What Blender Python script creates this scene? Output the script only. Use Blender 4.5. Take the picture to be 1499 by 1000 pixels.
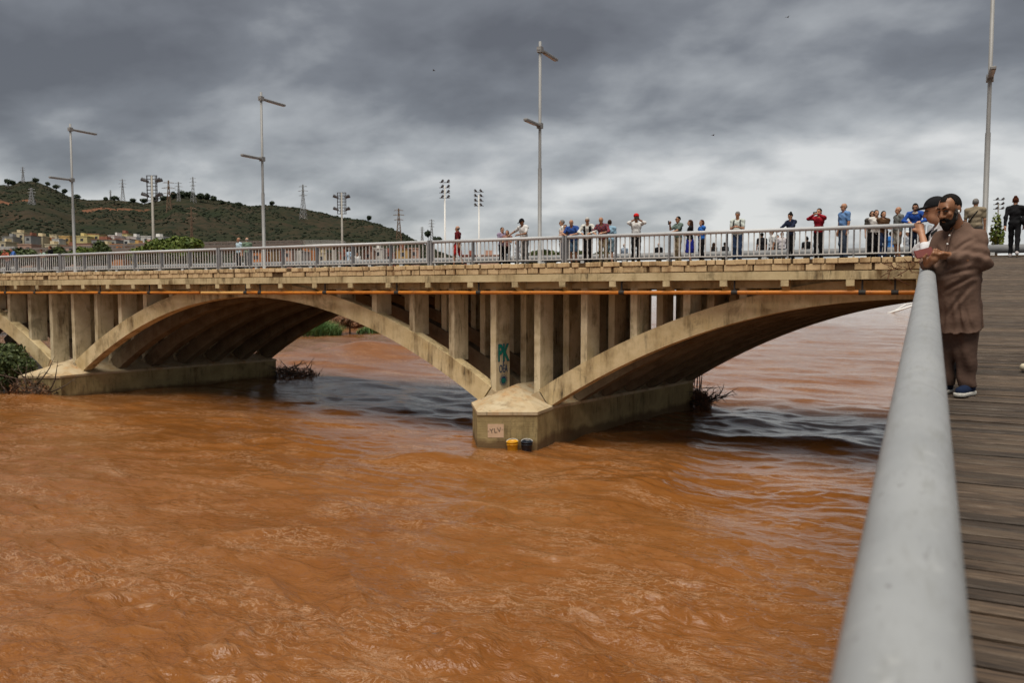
import bpy, math, random
import numpy as np
from mathutils import Vector, Matrix, Euler

random.seed(11)
rng = np.random.default_rng(11)
R = math.radians
scene = bpy.context.scene
for o in list(bpy.data.objects):
    bpy.data.objects.remove(o)

# ------------------------------------------------------------------ camera, sky, sun, exposure
EYE = 6.00                       # metres above the flood water (water level is z = 0)
YAW, PITCH, FPX = R(27.2), math.atan(71 / 1166), 1166.0
cam_data = bpy.data.cameras.new('camera')
cam_data.sensor_width = 36.0
cam_data.lens = FPX / 1499 * 36
cam_data.clip_start = 0.05
cam_data.clip_end = 20000
cam_data.dof.use_dof = True
cam_data.dof.focus_distance = 11.0
cam_data.dof.aperture_fstop = 3.5
cam = bpy.data.objects.new('camera', cam_data)
scene.collection.objects.link(cam)
cam.location = (0, 0, EYE)
cam.rotation_euler = (R(90) - PITCH, 0, YAW)
scene.camera = cam

SUN_EL, SUN_AZ = R(70), R(172)     # azimuth the light comes from, clockwise from +Y
world = bpy.data.worlds.new('World')
scene.world = world
world.use_nodes = True
wn, wl = world.node_tree.nodes, world.node_tree.links
wn.clear()


def wnode(t, **kw):
    n = wn.new(t)
    for k, v in kw.items():
        setattr(n, k, v)
    return n


def wmath(op, a, b=None, clamp=False):
    n = wn.new('ShaderNodeMath')
    n.operation = op
    n.use_clamp = clamp
    for i, v in enumerate((a, b)):
        if v is None:
            continue
        if isinstance(v, (int, float)):
            n.inputs[i].default_value = v
        else:
            wl.new(v, n.inputs[i])
    return n.outputs[0]


tc = wnode('ShaderNodeTexCoord')
sep = wnode('ShaderNodeSeparateXYZ')
wl.new(tc.outputs['Generated'], sep.inputs[0])
zc = wmath('ADD', wmath('MAXIMUM', sep.outputs[2], 0.0), 0.36)
cx = wmath('DIVIDE', sep.outputs[0], zc)
cy = wmath('DIVIDE', sep.outputs[1], zc)
comb = wnode('ShaderNodeCombineXYZ')
wl.new(cx, comb.inputs[0])
wl.new(cy, comb.inputs[1])
mp = wnode('ShaderNodeMapping')
mp.inputs['Rotation'].default_value = (0, 0, R(-30))
mp.inputs['Scale'].default_value = (0.95, 1.15, 1)
mp.inputs['Location'].default_value = (13.7, 1.3, 0)
wl.new(comb.outputs[0], mp.inputs[0])
n1 = wnode('ShaderNodeTexNoise')
n1.inputs['Scale'].default_value = 1.35
n1.inputs['Detail'].default_value = 7
n1.inputs['Roughness'].default_value = 0.47
n1.inputs['Distortion'].default_value = 0.12
wl.new(mp.outputs[0], n1.inputs['Vector'])
n2 = wnode('ShaderNodeTexNoise')
n2.inputs['Scale'].default_value = 4.2
n2.inputs['Detail'].default_value = 6
n2.inputs['Roughness'].default_value = 0.5
n2.inputs['Distortion'].default_value = 0.15
wl.new(mp.outputs[0], n2.inputs['Vector'])
cl = wmath('ADD', wmath('MULTIPLY', n1.outputs['Fac'], 2.1), wmath('MULTIPLY', n2.outputs['Fac'], 1.05))
cl = wmath('SUBTRACT', cl, 1.44)
hz = wmath('SUBTRACT', 1.0, wmath('DIVIDE', wmath('MAXIMUM', sep.outputs[2], 0.0), 0.34), clamp=True)
cl = wmath('ADD', cl, wmath('MULTIPLY', wmath('POWER', hz, 1.25), 1.0), clamp=True)
ramp = wnode('ShaderNodeValToRGB')
el = ramp.color_ramp.elements
el[0].position, el[0].color = 0.05, (0.038, 0.038, 0.040, 1)
el[1].position, el[1].color = 1.0, (0.230, 0.230, 0.226, 1)
e = el.new(0.35); e.color = (0.062, 0.064, 0.068, 1)
e = el.new(0.68); e.color = (0.130, 0.134, 0.137, 1)
wl.new(cl, ramp.inputs[0])
sky = wnode('ShaderNodeTexSky')
sky.sky_type = 'NISHITA'
sky.sun_disc = False
sky.sun_elevation = SUN_EL
sky.sun_rotation = SUN_AZ
skm = wnode('ShaderNodeMix', data_type='RGBA', blend_type='MULTIPLY')
skm.inputs[0].default_value = 1.0
wl.new(sky.outputs[0], skm.inputs[6])
skm.inputs[7].default_value = (0.06, 0.06, 0.06, 1)
mixs = wnode('ShaderNodeMix', data_type='RGBA')
mixs.inputs[0].default_value = 0.93          # thick cloud over a little clear sky
wl.new(skm.outputs[2], mixs.inputs[6])
wl.new(ramp.outputs[0], mixs.inputs[7])
bg = wnode('ShaderNodeBackground')
bg.inputs[1].default_value = 1.0
wl.new(mixs.outputs[2], bg.inputs[0])
wo = wnode('ShaderNodeOutputWorld')
wl.new(bg.outputs[0], wo.inputs[0])

sun_data = bpy.data.lights.new('sun', 'SUN')
sun_data.energy = 1.5
sun_data.angle = R(46)
sun_data.color = (1.0, 0.93, 0.82)
sun = bpy.data.objects.new('sun', sun_data)
scene.collection.objects.link(sun)
sd = Vector((math.sin(SUN_AZ) * math.cos(SUN_EL), math.cos(SUN_AZ) * math.cos(SUN_EL), math.sin(SUN_EL)))
sun.rotation_euler = (-sd).to_track_quat('-Z', 'Y').to_euler()

vs = scene.view_settings
vs.view_transform = 'Standard'
vs.look = 'None'
vs.gamma = 1.0
vs.exposure = 1.6
vs.use_curve_mapping = False
scene.cycles.max_bounces = 6
scene.cycles.diffuse_bounces = 2
scene.cycles.use_denoising = True

# ------------------------------------------------------------------ measuring helpers
FWD = Vector((-math.sin(YAW), math.cos(YAW)))
RGT = Vector((math.cos(YAW), math.sin(YAW)))


def ray(px, py):
    cxr, cyr = (px - 749.5) / FPX, (500 - py) / FPX
    f = math.cos(PITCH) + cyr * math.sin(PITCH)
    z = -math.sin(PITCH) + cyr * math.cos(PITCH)
    return Vector((RGT.x * cxr + FWD.x * f, RGT.y * cxr + FWD.y * f, z))


def on_Y(px, py, Y):             # point seen at a pixel, on the vertical plane Y
    d = ray(px, py)
    t = Y / d.y
    return Vector((d.x * t, Y, EYE + d.z * t))


def on_Z(px, py, z):             # point seen at a pixel, on the level z
    d = ray(px, py)
    t = (z - EYE) / d.z
    return Vector((d.x * t, d.y * t, z))


def at_d(px, py, dist):          # point seen at a pixel, at a forward distance
    d = ray(px, py)
    f = d.x * FWD.x + d.y * FWD.y
    t = dist / f
    return Vector((d.x * t, d.y * t, EYE + d.z * t))


def plan(right, fwd):
    return (RGT.x * right + FWD.x * fwd, RGT.y * right + FWD.y * fwd)


# ------------------------------------------------------------------ object helpers
col = scene.collection


def link(name, me, parent=None, m=None, smooth=False):
    o = bpy.data.objects.new(name, me)
    col.objects.link(o)
    if m is not None and len(me.materials) == 0:
        me.materials.append(m)
    if smooth:
        me.polygons.foreach_set('use_smooth', np.ones(len(me.polygons), dtype=bool))
    if parent is not None:
        o.parent = parent
    return o


def np_mesh(name, V, F):
    me = bpy.data.meshes.new(name)
    V = np.asarray(V, dtype=np.float32).reshape(-1, 3)
    F = np.asarray(F, dtype=np.int32)
    n = F.shape[1]
    me.vertices.add(len(V))
    me.vertices.foreach_set('co', V.ravel())
    me.loops.add(F.size)
    me.loops.foreach_set('vertex_index', F.ravel())
    me.polygons.add(len(F))
    me.polygons.foreach_set('loop_start', np.arange(0, F.size, n, dtype=np.int32))
    me.polygons.foreach_set('loop_total', np.full(len(F), n, dtype=np.int32))
    me.update(calc_edges=True)
    return me


def tag(o, label=None, cat=None, group=None, kind=None):
    if label: o['label'] = label
    if cat: o['category'] = cat
    if group: o['group'] = group
    if kind: o['kind'] = kind
    return o


def empty(name, loc=(0, 0, 0), rz=0.0):
    o = bpy.data.objects.new(name, None)
    col.objects.link(o)
    o.location = loc
    o.rotation_euler = (0, 0, rz)
    o.empty_display_size = 0.2
    return o


class MB:
    """collects simple solids, builds one mesh"""

    def __init__(self):
        self.v, self.f = [], []

    def add(self, vs, fs):
        b = len(self.v)
        self.v += [tuple(v) for v in vs]
        self.f += [tuple(i + b for i in f) for f in fs]
        return self

    def box(self, x0, x1, y0, y1, z0, z1):
        return self.add([(x0, y0, z0), (x1, y0, z0), (x1, y1, z0), (x0, y1, z0),
                         (x0, y0, z1), (x1, y0, z1), (x1, y1, z1), (x0, y1, z1)],
                        [(0, 3, 2, 1), (4, 5, 6, 7), (0, 1, 5, 4), (1, 2, 6, 5), (2, 3, 7, 6), (3, 0, 4, 7)])

    def cbox(self, x0, x1, y0, y1, z0, z1, c=0.01):
        """box with chamfered vertical-front edges (bevelled look)"""
        pts = []
        for z, k in ((z0, c), (z0 + c, 0), (z1 - c, 0), (z1, c)):
            pts += [(x0 + c + 0 * k, y0 + k, z), (x1 - c, y0 + k, z), (x1 - k, y0 + c, z), (x1 - k, y1 - c, z),
                    (x1 - c, y1 - k, z), (x0 + c, y1 - k, z), (x0 + k, y1 - c, z), (x0 + k, y0 + c, z)]
        fs = [tuple(range(7, -1, -1)), tuple(range(24, 32))]
        for r in range(3):
            for i in range(8):
                j = (i + 1) % 8
                fs.append((r * 8 + i, r * 8 + j, r * 8 + 8 + j, r * 8 + 8 + i))
        return self.add(pts, fs)

    def prism(self, poly, y0, y1, axis='y', skew=0.0):
        """poly in (x, z) extruded along y (or (x,y) along z)"""
        n = len(poly)
        if axis == 'y':
            vs = [(p[0], y0, p[1]) for p in poly] + [(p[0] + skew * (y1 - y0), y1, p[1]) for p in poly]
        else:
            vs = [(p[0], p[1], y0) for p in poly] + [(p[0], p[1], y1) for p in poly]
        fs = [tuple(range(n)), tuple(range(2 * n - 1, n - 1, -1))]
        fs += [(i, i + n, (i + 1) % n + n, (i + 1) % n) for i in range(n)]
        return self.add(vs, fs)

    def tube(self, pts, r, n=10, caps=True):
        pts = [Vector(p) for p in pts]
        rs = r if isinstance(r, (list, tuple)) else [r] * len(pts)
        b = []
        for i, p in enumerate(pts):
            d = (pts[min(i + 1, len(pts) - 1)] - pts[max(i - 1, 0)]).normalized()
            up = Vector((0, 0, 1)) if abs(d.z) < 0.9 else Vector((1, 0, 0))
            s = d.cross(up).normalized()
            u = s.cross(d).normalized()
            for k in range(n):
                a = 2 * math.pi * k / n
                b.append(p + s * math.cos(a) * rs[i] + u * math.sin(a) * rs[i])
        fs = []
        for i in range(len(pts) - 1):
            for k in range(n):
                k2 = (k + 1) % n
                fs.append((i * n + k, i * n + k2, (i + 1) * n + k2, (i + 1) * n + k))
        if caps:
            fs.append(tuple(range(n - 1, -1, -1)))
            fs.append(tuple(range((len(pts) - 1) * n, len(pts) * n)))
        return self.add(b, fs)

    def lathe(self, prof, n=20, c=(0, 0)):
        vs, fs = [], []
        for (r, z) in prof:
            for k in range(n):
                a = 2 * math.pi * k / n
                vs.append((c[0] + r * math.cos(a), c[1] + r * math.sin(a), z))
        for i in range(len(prof) - 1):
            for k in range(n):
                k2 = (k + 1) % n
                fs.append((i * n + k, i * n + k2, (i + 1) * n + k2, (i + 1) * n + k))
        return self.add(vs, fs)

    def mesh(self, name, m=None, smooth=False, fix=True):
        me = bpy.data.meshes.new(name)
        me.from_pydata(self.v, [], self.f)
        if fix:
            import bmesh
            bm = bmesh.new()
            bm.from_mesh(me)
            bmesh.ops.recalc_face_normals(bm, faces=bm.faces)
            bm.to_mesh(me)
            bm.free()
        if m: me.materials.append(m)
        if smooth:
            me.polygons.foreach_set('use_smooth', np.ones(len(me.polygons), dtype=bool))
        return me

    def build(self, name, m, parent=None, smooth=False):
        return link(name, self.mesh(name, m, smooth), parent)


# ------------------------------------------------------------------ materials
def nmat(name):
    m = bpy.data.materials.new(name)
    m.use_nodes = True
    nt = m.node_tree
    return m, nt, nt.nodes, nt.links, nt.nodes['Principled BSDF']


def noise(N, L, vec, scale, detail=5, rough=0.55, dist=0.0):
    n = N.new('ShaderNodeTexNoise')
    n.inputs['Scale'].default_value = scale
    n.inputs['Detail'].default_value = detail
    n.inputs['Roughness'].default_value = rough
    n.inputs['Distortion'].default_value = dist
    if vec is not None:
        L.new(vec, n.inputs['Vector'])
    return n.outputs['Fac']


def mapr(N, L, v, a, b, c=0.0, d=1.0):
    n = N.new('ShaderNodeMapRange')
    n.inputs[1].default_value, n.inputs[2].default_value = a, b
    n.inputs[3].default_value, n.inputs[4].default_value = c, d
    L.new(v, n.inputs[0])
    return n.outputs[0]


def mixc(N, L, f, a, b, blend='MIX'):
    n = N.new('ShaderNodeMix')
    n.data_type = 'RGBA'
    n.blend_type = blend
    for i, v in ((0, f), (6, a), (7, b)):
        if isinstance(v, (int, float)):
            n.inputs[i].default_value = v
        elif isinstance(v, tuple):
            n.inputs[i].default_value = (*v, 1) if len(v) == 3 else v
        else:
            L.new(v, n.inputs[i])
    return n.outputs[2]


def mathn(N, L, op, a, b=None, clamp=False):
    n = N.new('ShaderNodeMath')
    n.operation = op
    n.use_clamp = clamp
    for i, v in enumerate((a, b)):
        if v is None: continue
        if isinstance(v, (int, float)):
            n.inputs[i].default_value = v
        else:
            L.new(v, n.inputs[i])
    return n.outputs[0]


def bump(N, L, h, strength, dist, bsdf, prev=None):
    n = N.new('ShaderNodeBump')
    n.inputs['Strength'].default_value = strength
    n.inputs['Distance'].default_value = dist
    L.new(h, n.inputs['Height'])
    if prev is not None:
        L.new(prev, n.inputs['Normal'])
    if bsdf is not None:
        L.new(n.outputs[0], bsdf.inputs['Normal'])
    return n.outputs[0]


def coords(N, L, scale=(1, 1, 1), rand=True, kind='Object'):
    t = N.new('ShaderNodeTexCoord')
    v = t.outputs[kind]
    if rand:
        oi = N.new('ShaderNodeObjectInfo')
        m = N.new('ShaderNodeVectorMath')
        m.operation = 'MULTIPLY_ADD'
        m.inputs[0].default_value = (1, 1, 1)
        c = N.new('ShaderNodeCombineXYZ')
        for i, k in enumerate((37.0, 53.0, 71.0)):
            L.new(mathn(N, L, 'MULTIPLY', oi.outputs['Random'], k), c.inputs[i])
        L.new(v, m.inputs[0])
        m.inputs[1].default_value = (1, 1, 1)
        L.new(c.outputs[0], m.inputs[2])
        v = m.outputs[0]
    mp = N.new('ShaderNodeMapping')
    mp.inputs['Scale'].default_value = scale
    L.new(v, mp.inputs[0])
    return mp.outputs[0]


def simple(name, c1, c2=None, scale=6.0, rough=0.75, bs=0.0, bscale=40.0, metal=0.0, rand=True, spec=0.4, objvar=0.0):
    m, nt, N, L, B = nmat(name)
    v = coords(N, L, rand=rand)
    c2 = c2 or tuple(x * 0.75 for x in c1)
    f = mapr(N, L, noise(N, L, v, scale, 6), 0.3, 0.7)
    c = mixc(N, L, f, c1, c2)
    if objvar:
        oi = N.new('ShaderNodeObjectInfo')
        hv = N.new('ShaderNodeHueSaturation')
        L.new(c, hv.inputs['Color'])
        L.new(mapr(N, L, oi.outputs['Random'], 0, 1, 1 - objvar, 1 + objvar), hv.inputs['Value'])
        c = hv.outputs[0]
    L.new(c, B.inputs['Base Color'])
    B.inputs['Roughness'].default_value = rough
    B.inputs['Metallic'].default_value = metal
    B.inputs['Specular IOR Level'].default_value = spec
    if bs:
        bump(N, L, noise(N, L, v, bscale, 4), bs, 0.02, B)
    return m


def concrete(name, c1, c2, stain=(0.10, 0.055, 0.02), amount=0.5, dark=(0.035, 0.03, 0.022), rand=True, board=0.0, tide=False):
    m, nt, N, L, B = nmat(name)
    v = coords(N, L, rand=rand)
    vs_ = coords(N, L, (1.6, 1.6, 0.22), rand=rand)
    f = mapr(N, L, noise(N, L, v, 1.1, 8, 0.6), 0.32, 0.68)
    c = mixc(N, L, f, c1, c2)
    fine = noise(N, L, v, 26, 4, 0.6)
    c = mixc(N, L, mapr(N, L, fine, 0.35, 0.75, 0, 0.22), c, tuple(x * 0.5 for x in c1))
    patch = mapr(N, L, noise(N, L, v, 0.55, 4, 0.6), 0.42, 0.62)
    s1 = mathn(N, L, 'MULTIPLY', mapr(N, L, noise(N, L, vs_, 1.3, 7, 0.7), 0.46, 0.66, 0, amount), patch)
    c = mixc(N, L, s1, c, stain)
    s2 = mathn(N, L, 'MULTIPLY', mapr(N, L, noise(N, L, vs_, 4.1, 6, 0.7), 0.54, 0.68, 0, amount), patch)
    c = mixc(N, L, s2, c, dark)
    s3 = mapr(N, L, noise(N, L, v, 0.7, 7, 0.7, 0.6), 0.56, 0.66, 0, amount * 0.8)
    c = mixc(N, L, s3, c, tuple(x * 0.45 for x in c2))
    if tide:
        sp_ = N.new('ShaderNodeSeparateXYZ')
        tg = N.new('ShaderNodeTexCoord')
        L.new(tg.outputs['Object'], sp_.inputs[0])
        wet = mathn(N, L, 'ADD', sp_.outputs[2], mathn(N, L, 'MULTIPLY', noise(N, L, v, 1.6, 5), 0.5))
        c = mixc(N, L, mapr(N, L, wet, 0.42, 0.62, 0.75, 0), c, (0.085, 0.042, 0.018))
    L.new(c, B.inputs['Base Color'])
    B.inputs['Roughness'].default_value = 0.88
    B.inputs['Specular IOR Level'].default_value = 0.25
    h = mathn(N, L, 'ADD', noise(N, L, v, 9, 6, 0.65), mathn(N, L, 'MULTIPLY', fine, 0.5))
    if board:
        w = N.new('ShaderNodeTexWave')
        w.bands_direction = 'Z'
        w.inputs['Scale'].default_value = board
        w.inputs['Distortion'].default_value = 0.6
        L.new(v, w.inputs[0])
        h = mathn(N, L, 'ADD', h, mathn(N, L, 'MULTIPLY', mapr(N, L, w.outputs['Fac'], 0.0, 0.08), 0.22))
    bump(N, L, h, 0.35, 0.03, B)
    return m


M = {}
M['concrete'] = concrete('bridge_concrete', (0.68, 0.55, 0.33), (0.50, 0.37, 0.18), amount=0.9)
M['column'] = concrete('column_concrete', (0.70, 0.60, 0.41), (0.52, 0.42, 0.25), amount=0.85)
M['inner_shade'] = concrete('shaded_concrete', (0.21, 0.16, 0.10), (0.12, 0.09, 0.055), amount=0.6)  # dirty bridge concrete, darkened further so its colour carries the underside shade
M['pier'] = concrete('pier_concrete', (0.40, 0.31, 0.15), (0.26, 0.20, 0.09), amount=0.7, board=1.6, tide=True)
M['cap'] = concrete('cap_concrete', (0.50, 0.415, 0.28), (0.40, 0.30, 0.17), (0.42, 0.20, 0.06), 0.8)
M['block'] = concrete('coping_block', (0.70, 0.53, 0.31), (0.56, 0.41, 0.22), (0.16, 0.07, 0.02), 1.0)
M['fascia'] = concrete('fascia_concrete', (0.64, 0.53, 0.32), (0.47, 0.37, 0.20), amount=0.95)
M['mortar'] = concrete('mortar_dark', (0.14, 0.085, 0.04), (0.07, 0.042, 0.02), amount=0.6)
M['rail'] = simple('painted_steel', (0.50, 0.51, 0.52), (0.43, 0.44, 0.45), 2.5, 0.5, 0.05, 60)
M['rail_dark'] = simple('grey_post_steel', (0.27, 0.28, 0.29), (0.22, 0.225, 0.235), 4, 0.55)
M['baluster'] = simple('white_grey_steel', (0.58, 0.58, 0.57), (0.50, 0.50, 0.49), 4, 0.5)
M['barrier'] = simple('barrier_pipe', (0.24, 0.245, 0.25), (0.18, 0.185, 0.19), 3, 0.55)
M['lamp'] = simple('lamp_post_steel', (0.27, 0.27, 0.265), (0.22, 0.22, 0.215), 2, 0.5)
M['dark'] = simple('dark_rubber', (0.02, 0.02, 0.02), (0.03, 0.028, 0.025), 8, 0.7)
M['asphalt'] = simple('asphalt', (0.055, 0.055, 0.056), (0.04, 0.04, 0.042), 12, 0.9, 0.3, 120, rand=False)
M['rust'] = simple('rusty_steel', (0.16, 0.06, 0.025), (0.08, 0.035, 0.02), 14, 0.85)
M['white'] = simple('white_paint', (0.75, 0.75, 0.73), (0.65, 0.65, 0.63), 5, 0.5)

m, nt, N, L, B = nmat('orange_pipe')
v = coords(N, L, (0.4, 1, 1))
c = mixc(N, L, mapr(N, L, noise(N, L, v, 3, 6), 0.35, 0.7), (0.66, 0.235, 0.022), (0.40, 0.125, 0.015))
c = mixc(N, L, mapr(N, L, noise(N, L, v, 14, 5), 0.6, 0.72, 0, 0.8), c, (0.09, 0.045, 0.02))
L.new(c, B.inputs['Base Color'])
B.inputs['Roughness'].default_value = 0.45
M['pipe'] = m
M['pipe_pale'] = simple('faded_pipe', (0.72, 0.42, 0.14), (0.60, 0.32, 0.09), 5, 0.55)

# weathered planks: long grain along X, tint from plank to plank
m, nt, N, L, B = nmat('weathered_plank')
oi = N.new('ShaderNodeObjectInfo')
v = coords(N, L, (2.4, 30, 30))
v2 = coords(N, L, (1.6, 6, 6))
g = noise(N, L, v, 2.2, 8, 0.62, 0.3)
g2 = noise(N, L, v2, 1.7, 5)
c = mixc(N, L, mapr(N, L, g, 0.34, 0.66), (0.092, 0.056, 0.029), (0.024, 0.014, 0.008))
c = mixc(N, L, mapr(N, L, g2, 0.42, 0.7, 0, 0.55), c, (0.112, 0.078, 0.047))
hv = N.new('ShaderNodeHueSaturation')
L.new(c, hv.inputs['Color'])
L.new(mapr(N, L, oi.outputs['Random'], 0, 1, 0.5, 1.45), hv.inputs['Value'])
hv.inputs['Saturation'].default_value = 0.9
L.new(hv.outputs[0], B.inputs['Base Color'])
L.new(mapr(N, L, g, 0.3, 0.7, 0.55, 0.85), B.inputs['Roughness'])
bump(N, L, g, 0.6, 0.012, B)
M['plank'] = m

# muddy flood water
m, nt, N, L, B = nmat('muddy_water')
tcn = N.new('ShaderNodeTexCoord')
v = tcn.outputs['Object']
at = N.new('ShaderNodeAttribute')
at.attribute_name = 'foam'
mpw = N.new('ShaderNodeMapping')
mpw.inputs['Rotation'].default_value = (0, 0, R(-12))
mpw.inputs['Scale'].default_value = (0.55, 1.15, 1.0)
L.new(v, mpw.inputs[0])
vw = mpw.outputs[0]
big = noise(N, L, vw, 0.10, 4, 0.55, 0.4)
c = mixc(N, L, mapr(N, L, big, 0.35, 0.65), (0.215, 0.083, 0.021), (0.175, 0.060, 0.011))
med = noise(N, L, vw, 1.3, 7, 0.62, 0.8)
c = mixc(N, L, mapr(N, L, med, 0.42, 0.68, 0, 0.5), c, (0.245, 0.102, 0.032))
fm = noise(N, L, vw, 2.1, 9, 0.72, 1.6)
ridge = mathn(N, L, 'ABSOLUTE', mathn(N, L, 'SUBTRACT', fm, 0.5))
streak = mapr(N, L, ridge, 0.0, 0.016, 1.0, 0.0)
streak = mathn(N, L, 'MULTIPLY', streak, mapr(N, L, noise(N, L, vw, 0.45, 5, 0.6, 0.5), 0.45, 0.60))
fm2 = noise(N, L, vw, 4.6, 8, 0.75, 2.2)
st2 = mapr(N, L, mathn(N, L, 'ABSOLUTE', mathn(N, L, 'SUBTRACT', fm2, 0.5)), 0.0, 0.03, 1.0, 0.0)
st2 = mathn(N, L, 'MULTIPLY', st2, mapr(N, L, noise(N, L, vw, 0.8, 6, 0.65, 0.8), 0.54, 0.66))
streak = mathn(N, L, 'MAXIMUM', streak, mathn(N, L, 'MULTIPLY', st2, 0.8))
fm3 = noise(N, L, vw, 3.1, 8, 0.74, 1.9)
dark_streak = mapr(N, L, mathn(N, L, 'ABSOLUTE', mathn(N, L, 'SUBTRACT', fm3, 0.52)), 0.0, 0.035, 1.0, 0.0)
dark_streak = mathn(N, L, 'MULTIPLY', dark_streak, mapr(N, L, noise(N, L, vw, 0.62, 6, 0.65, 0.6), 0.47, 0.60, 0, 0.75))
c = mixc(N, L, dark_streak, c, (0.105, 0.034, 0.007))  # darker ridged-noise streaks mixed into the water colour
foam = mathn(N, L, 'MAXIMUM', mathn(N, L, 'MULTIPLY', streak, 0.7), mathn(N, L, 'MULTIPLY', at.outputs['Fac'], 0.28))
c = mixc(N, L, foam, c, (0.50, 0.34, 0.215))
L.new(c, B.inputs['Base Color'])
L.new(mapr(N, L, foam, 0, 0.6, 0.045, 0.5), B.inputs['Roughness'])
B.inputs['IOR'].default_value = 1.33
at2 = N.new('ShaderNodeAttribute')
at2.attribute_name = 'chop'
b1 = bump(N, L, mathn(N, L, 'MULTIPLY', noise(N, L, vw, 2.2, 5, 0.62, 0.5), at2.outputs['Fac']), 1.0, 0.14, None)
bump(N, L, mathn(N, L, 'MULTIPLY', noise(N, L, vw, 8.0, 3, 0.55, 0.5), at2.outputs['Fac']), 1.0, 0.035, B, b1)
M['water'] = m


def leafmat(name, c1, c2, rough=0.6):
    m, nt, N, L, B = nmat(name)
    g = N.new('ShaderNodeNewGeometry')
    v = coords(N, L, rand=False)
    f = mathn(N, L, 'ADD', mathn(N, L, 'MULTIPLY', g.outputs['Random Per Island'], 0.6),
              mathn(N, L, 'MULTIPLY', noise(N, L, v, 0.9, 3), 0.4))
    c = mixc(N, L, mapr(N, L, f, 0.2, 0.8), c1, c2)
    L.new(c, B.inputs['Base Color'])
    B.inputs['Roughness'].default_value = rough
    B.inputs['Specular IOR Level'].default_value = 0.25
    return m


M['leaf'] = leafmat('dark_leaves', (0.028, 0.045, 0.014), (0.075, 0.095, 0.028))
M['leaf_bright'] = leafmat('bright_leaves', (0.05, 0.085, 0.014), (0.13, 0.16, 0.028))
M['reed'] = leafmat('reed_blades', (0.055, 0.12, 0.035), (0.15, 0.24, 0.075))
M['pine'] = leafmat('pine_needles', (0.016, 0.026, 0.014), (0.035, 0.05, 0.022))
M['dry'] = leafmat('dead_brush', (0.07, 0.035, 0.018), (0.24, 0.11, 0.05))
M['bark'] = simple('bark', (0.09, 0.065, 0.045), (0.05, 0.036, 0.026), 12, 0.9, 0.4, 30)
M['stick'] = simple('wet_branch', (0.085, 0.05, 0.028), (0.035, 0.022, 0.014), 6, 0.7, 0.3, 30)


# ------------------------------------------------------------------ noise for terrain and water
def perlin(x, y, seed=0):
    r = np.random.default_rng(seed)
    p = r.permutation(512)
    ang = r.random(512) * 2 * np.pi
    gx, gy = np.cos(ang), np.sin(ang)
    xi, yi = np.floor(x).astype(int), np.floor(y).astype(int)
    xf, yf = x - xi, y - yi
    u = xf * xf * xf * (xf * (xf * 6 - 15) + 10)
    w = yf * yf * yf * (yf * (yf * 6 - 15) + 10)

    def g(ix, iy, fx, fy):
        h = p[(p[ix & 511] + iy) & 511]
        return gx[h] * fx + gy[h] * fy
    a = g(xi, yi, xf, yf)
    b = g(xi + 1, yi, xf - 1, yf)
    c = g(xi, yi + 1, xf, yf - 1)
    d = g(xi + 1, yi + 1, xf - 1, yf - 1)
    return (a + u * (b - a)) * (1 - w) + (c + u * (d - c)) * w


def fbm(x, y, octs=4, seed=0, gain=0.5, ridged=False):
    t, a, f = 0, 1.0, 1.0
    for i in range(octs):
        n = perlin(x * f + 17.3 * i, y * f - 9.1 * i, seed + i)
        t = t + a * ((0.6 - 2 * np.abs(n)) if ridged else n)
        a *= gain
        f *= 2.03
    return t


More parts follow.
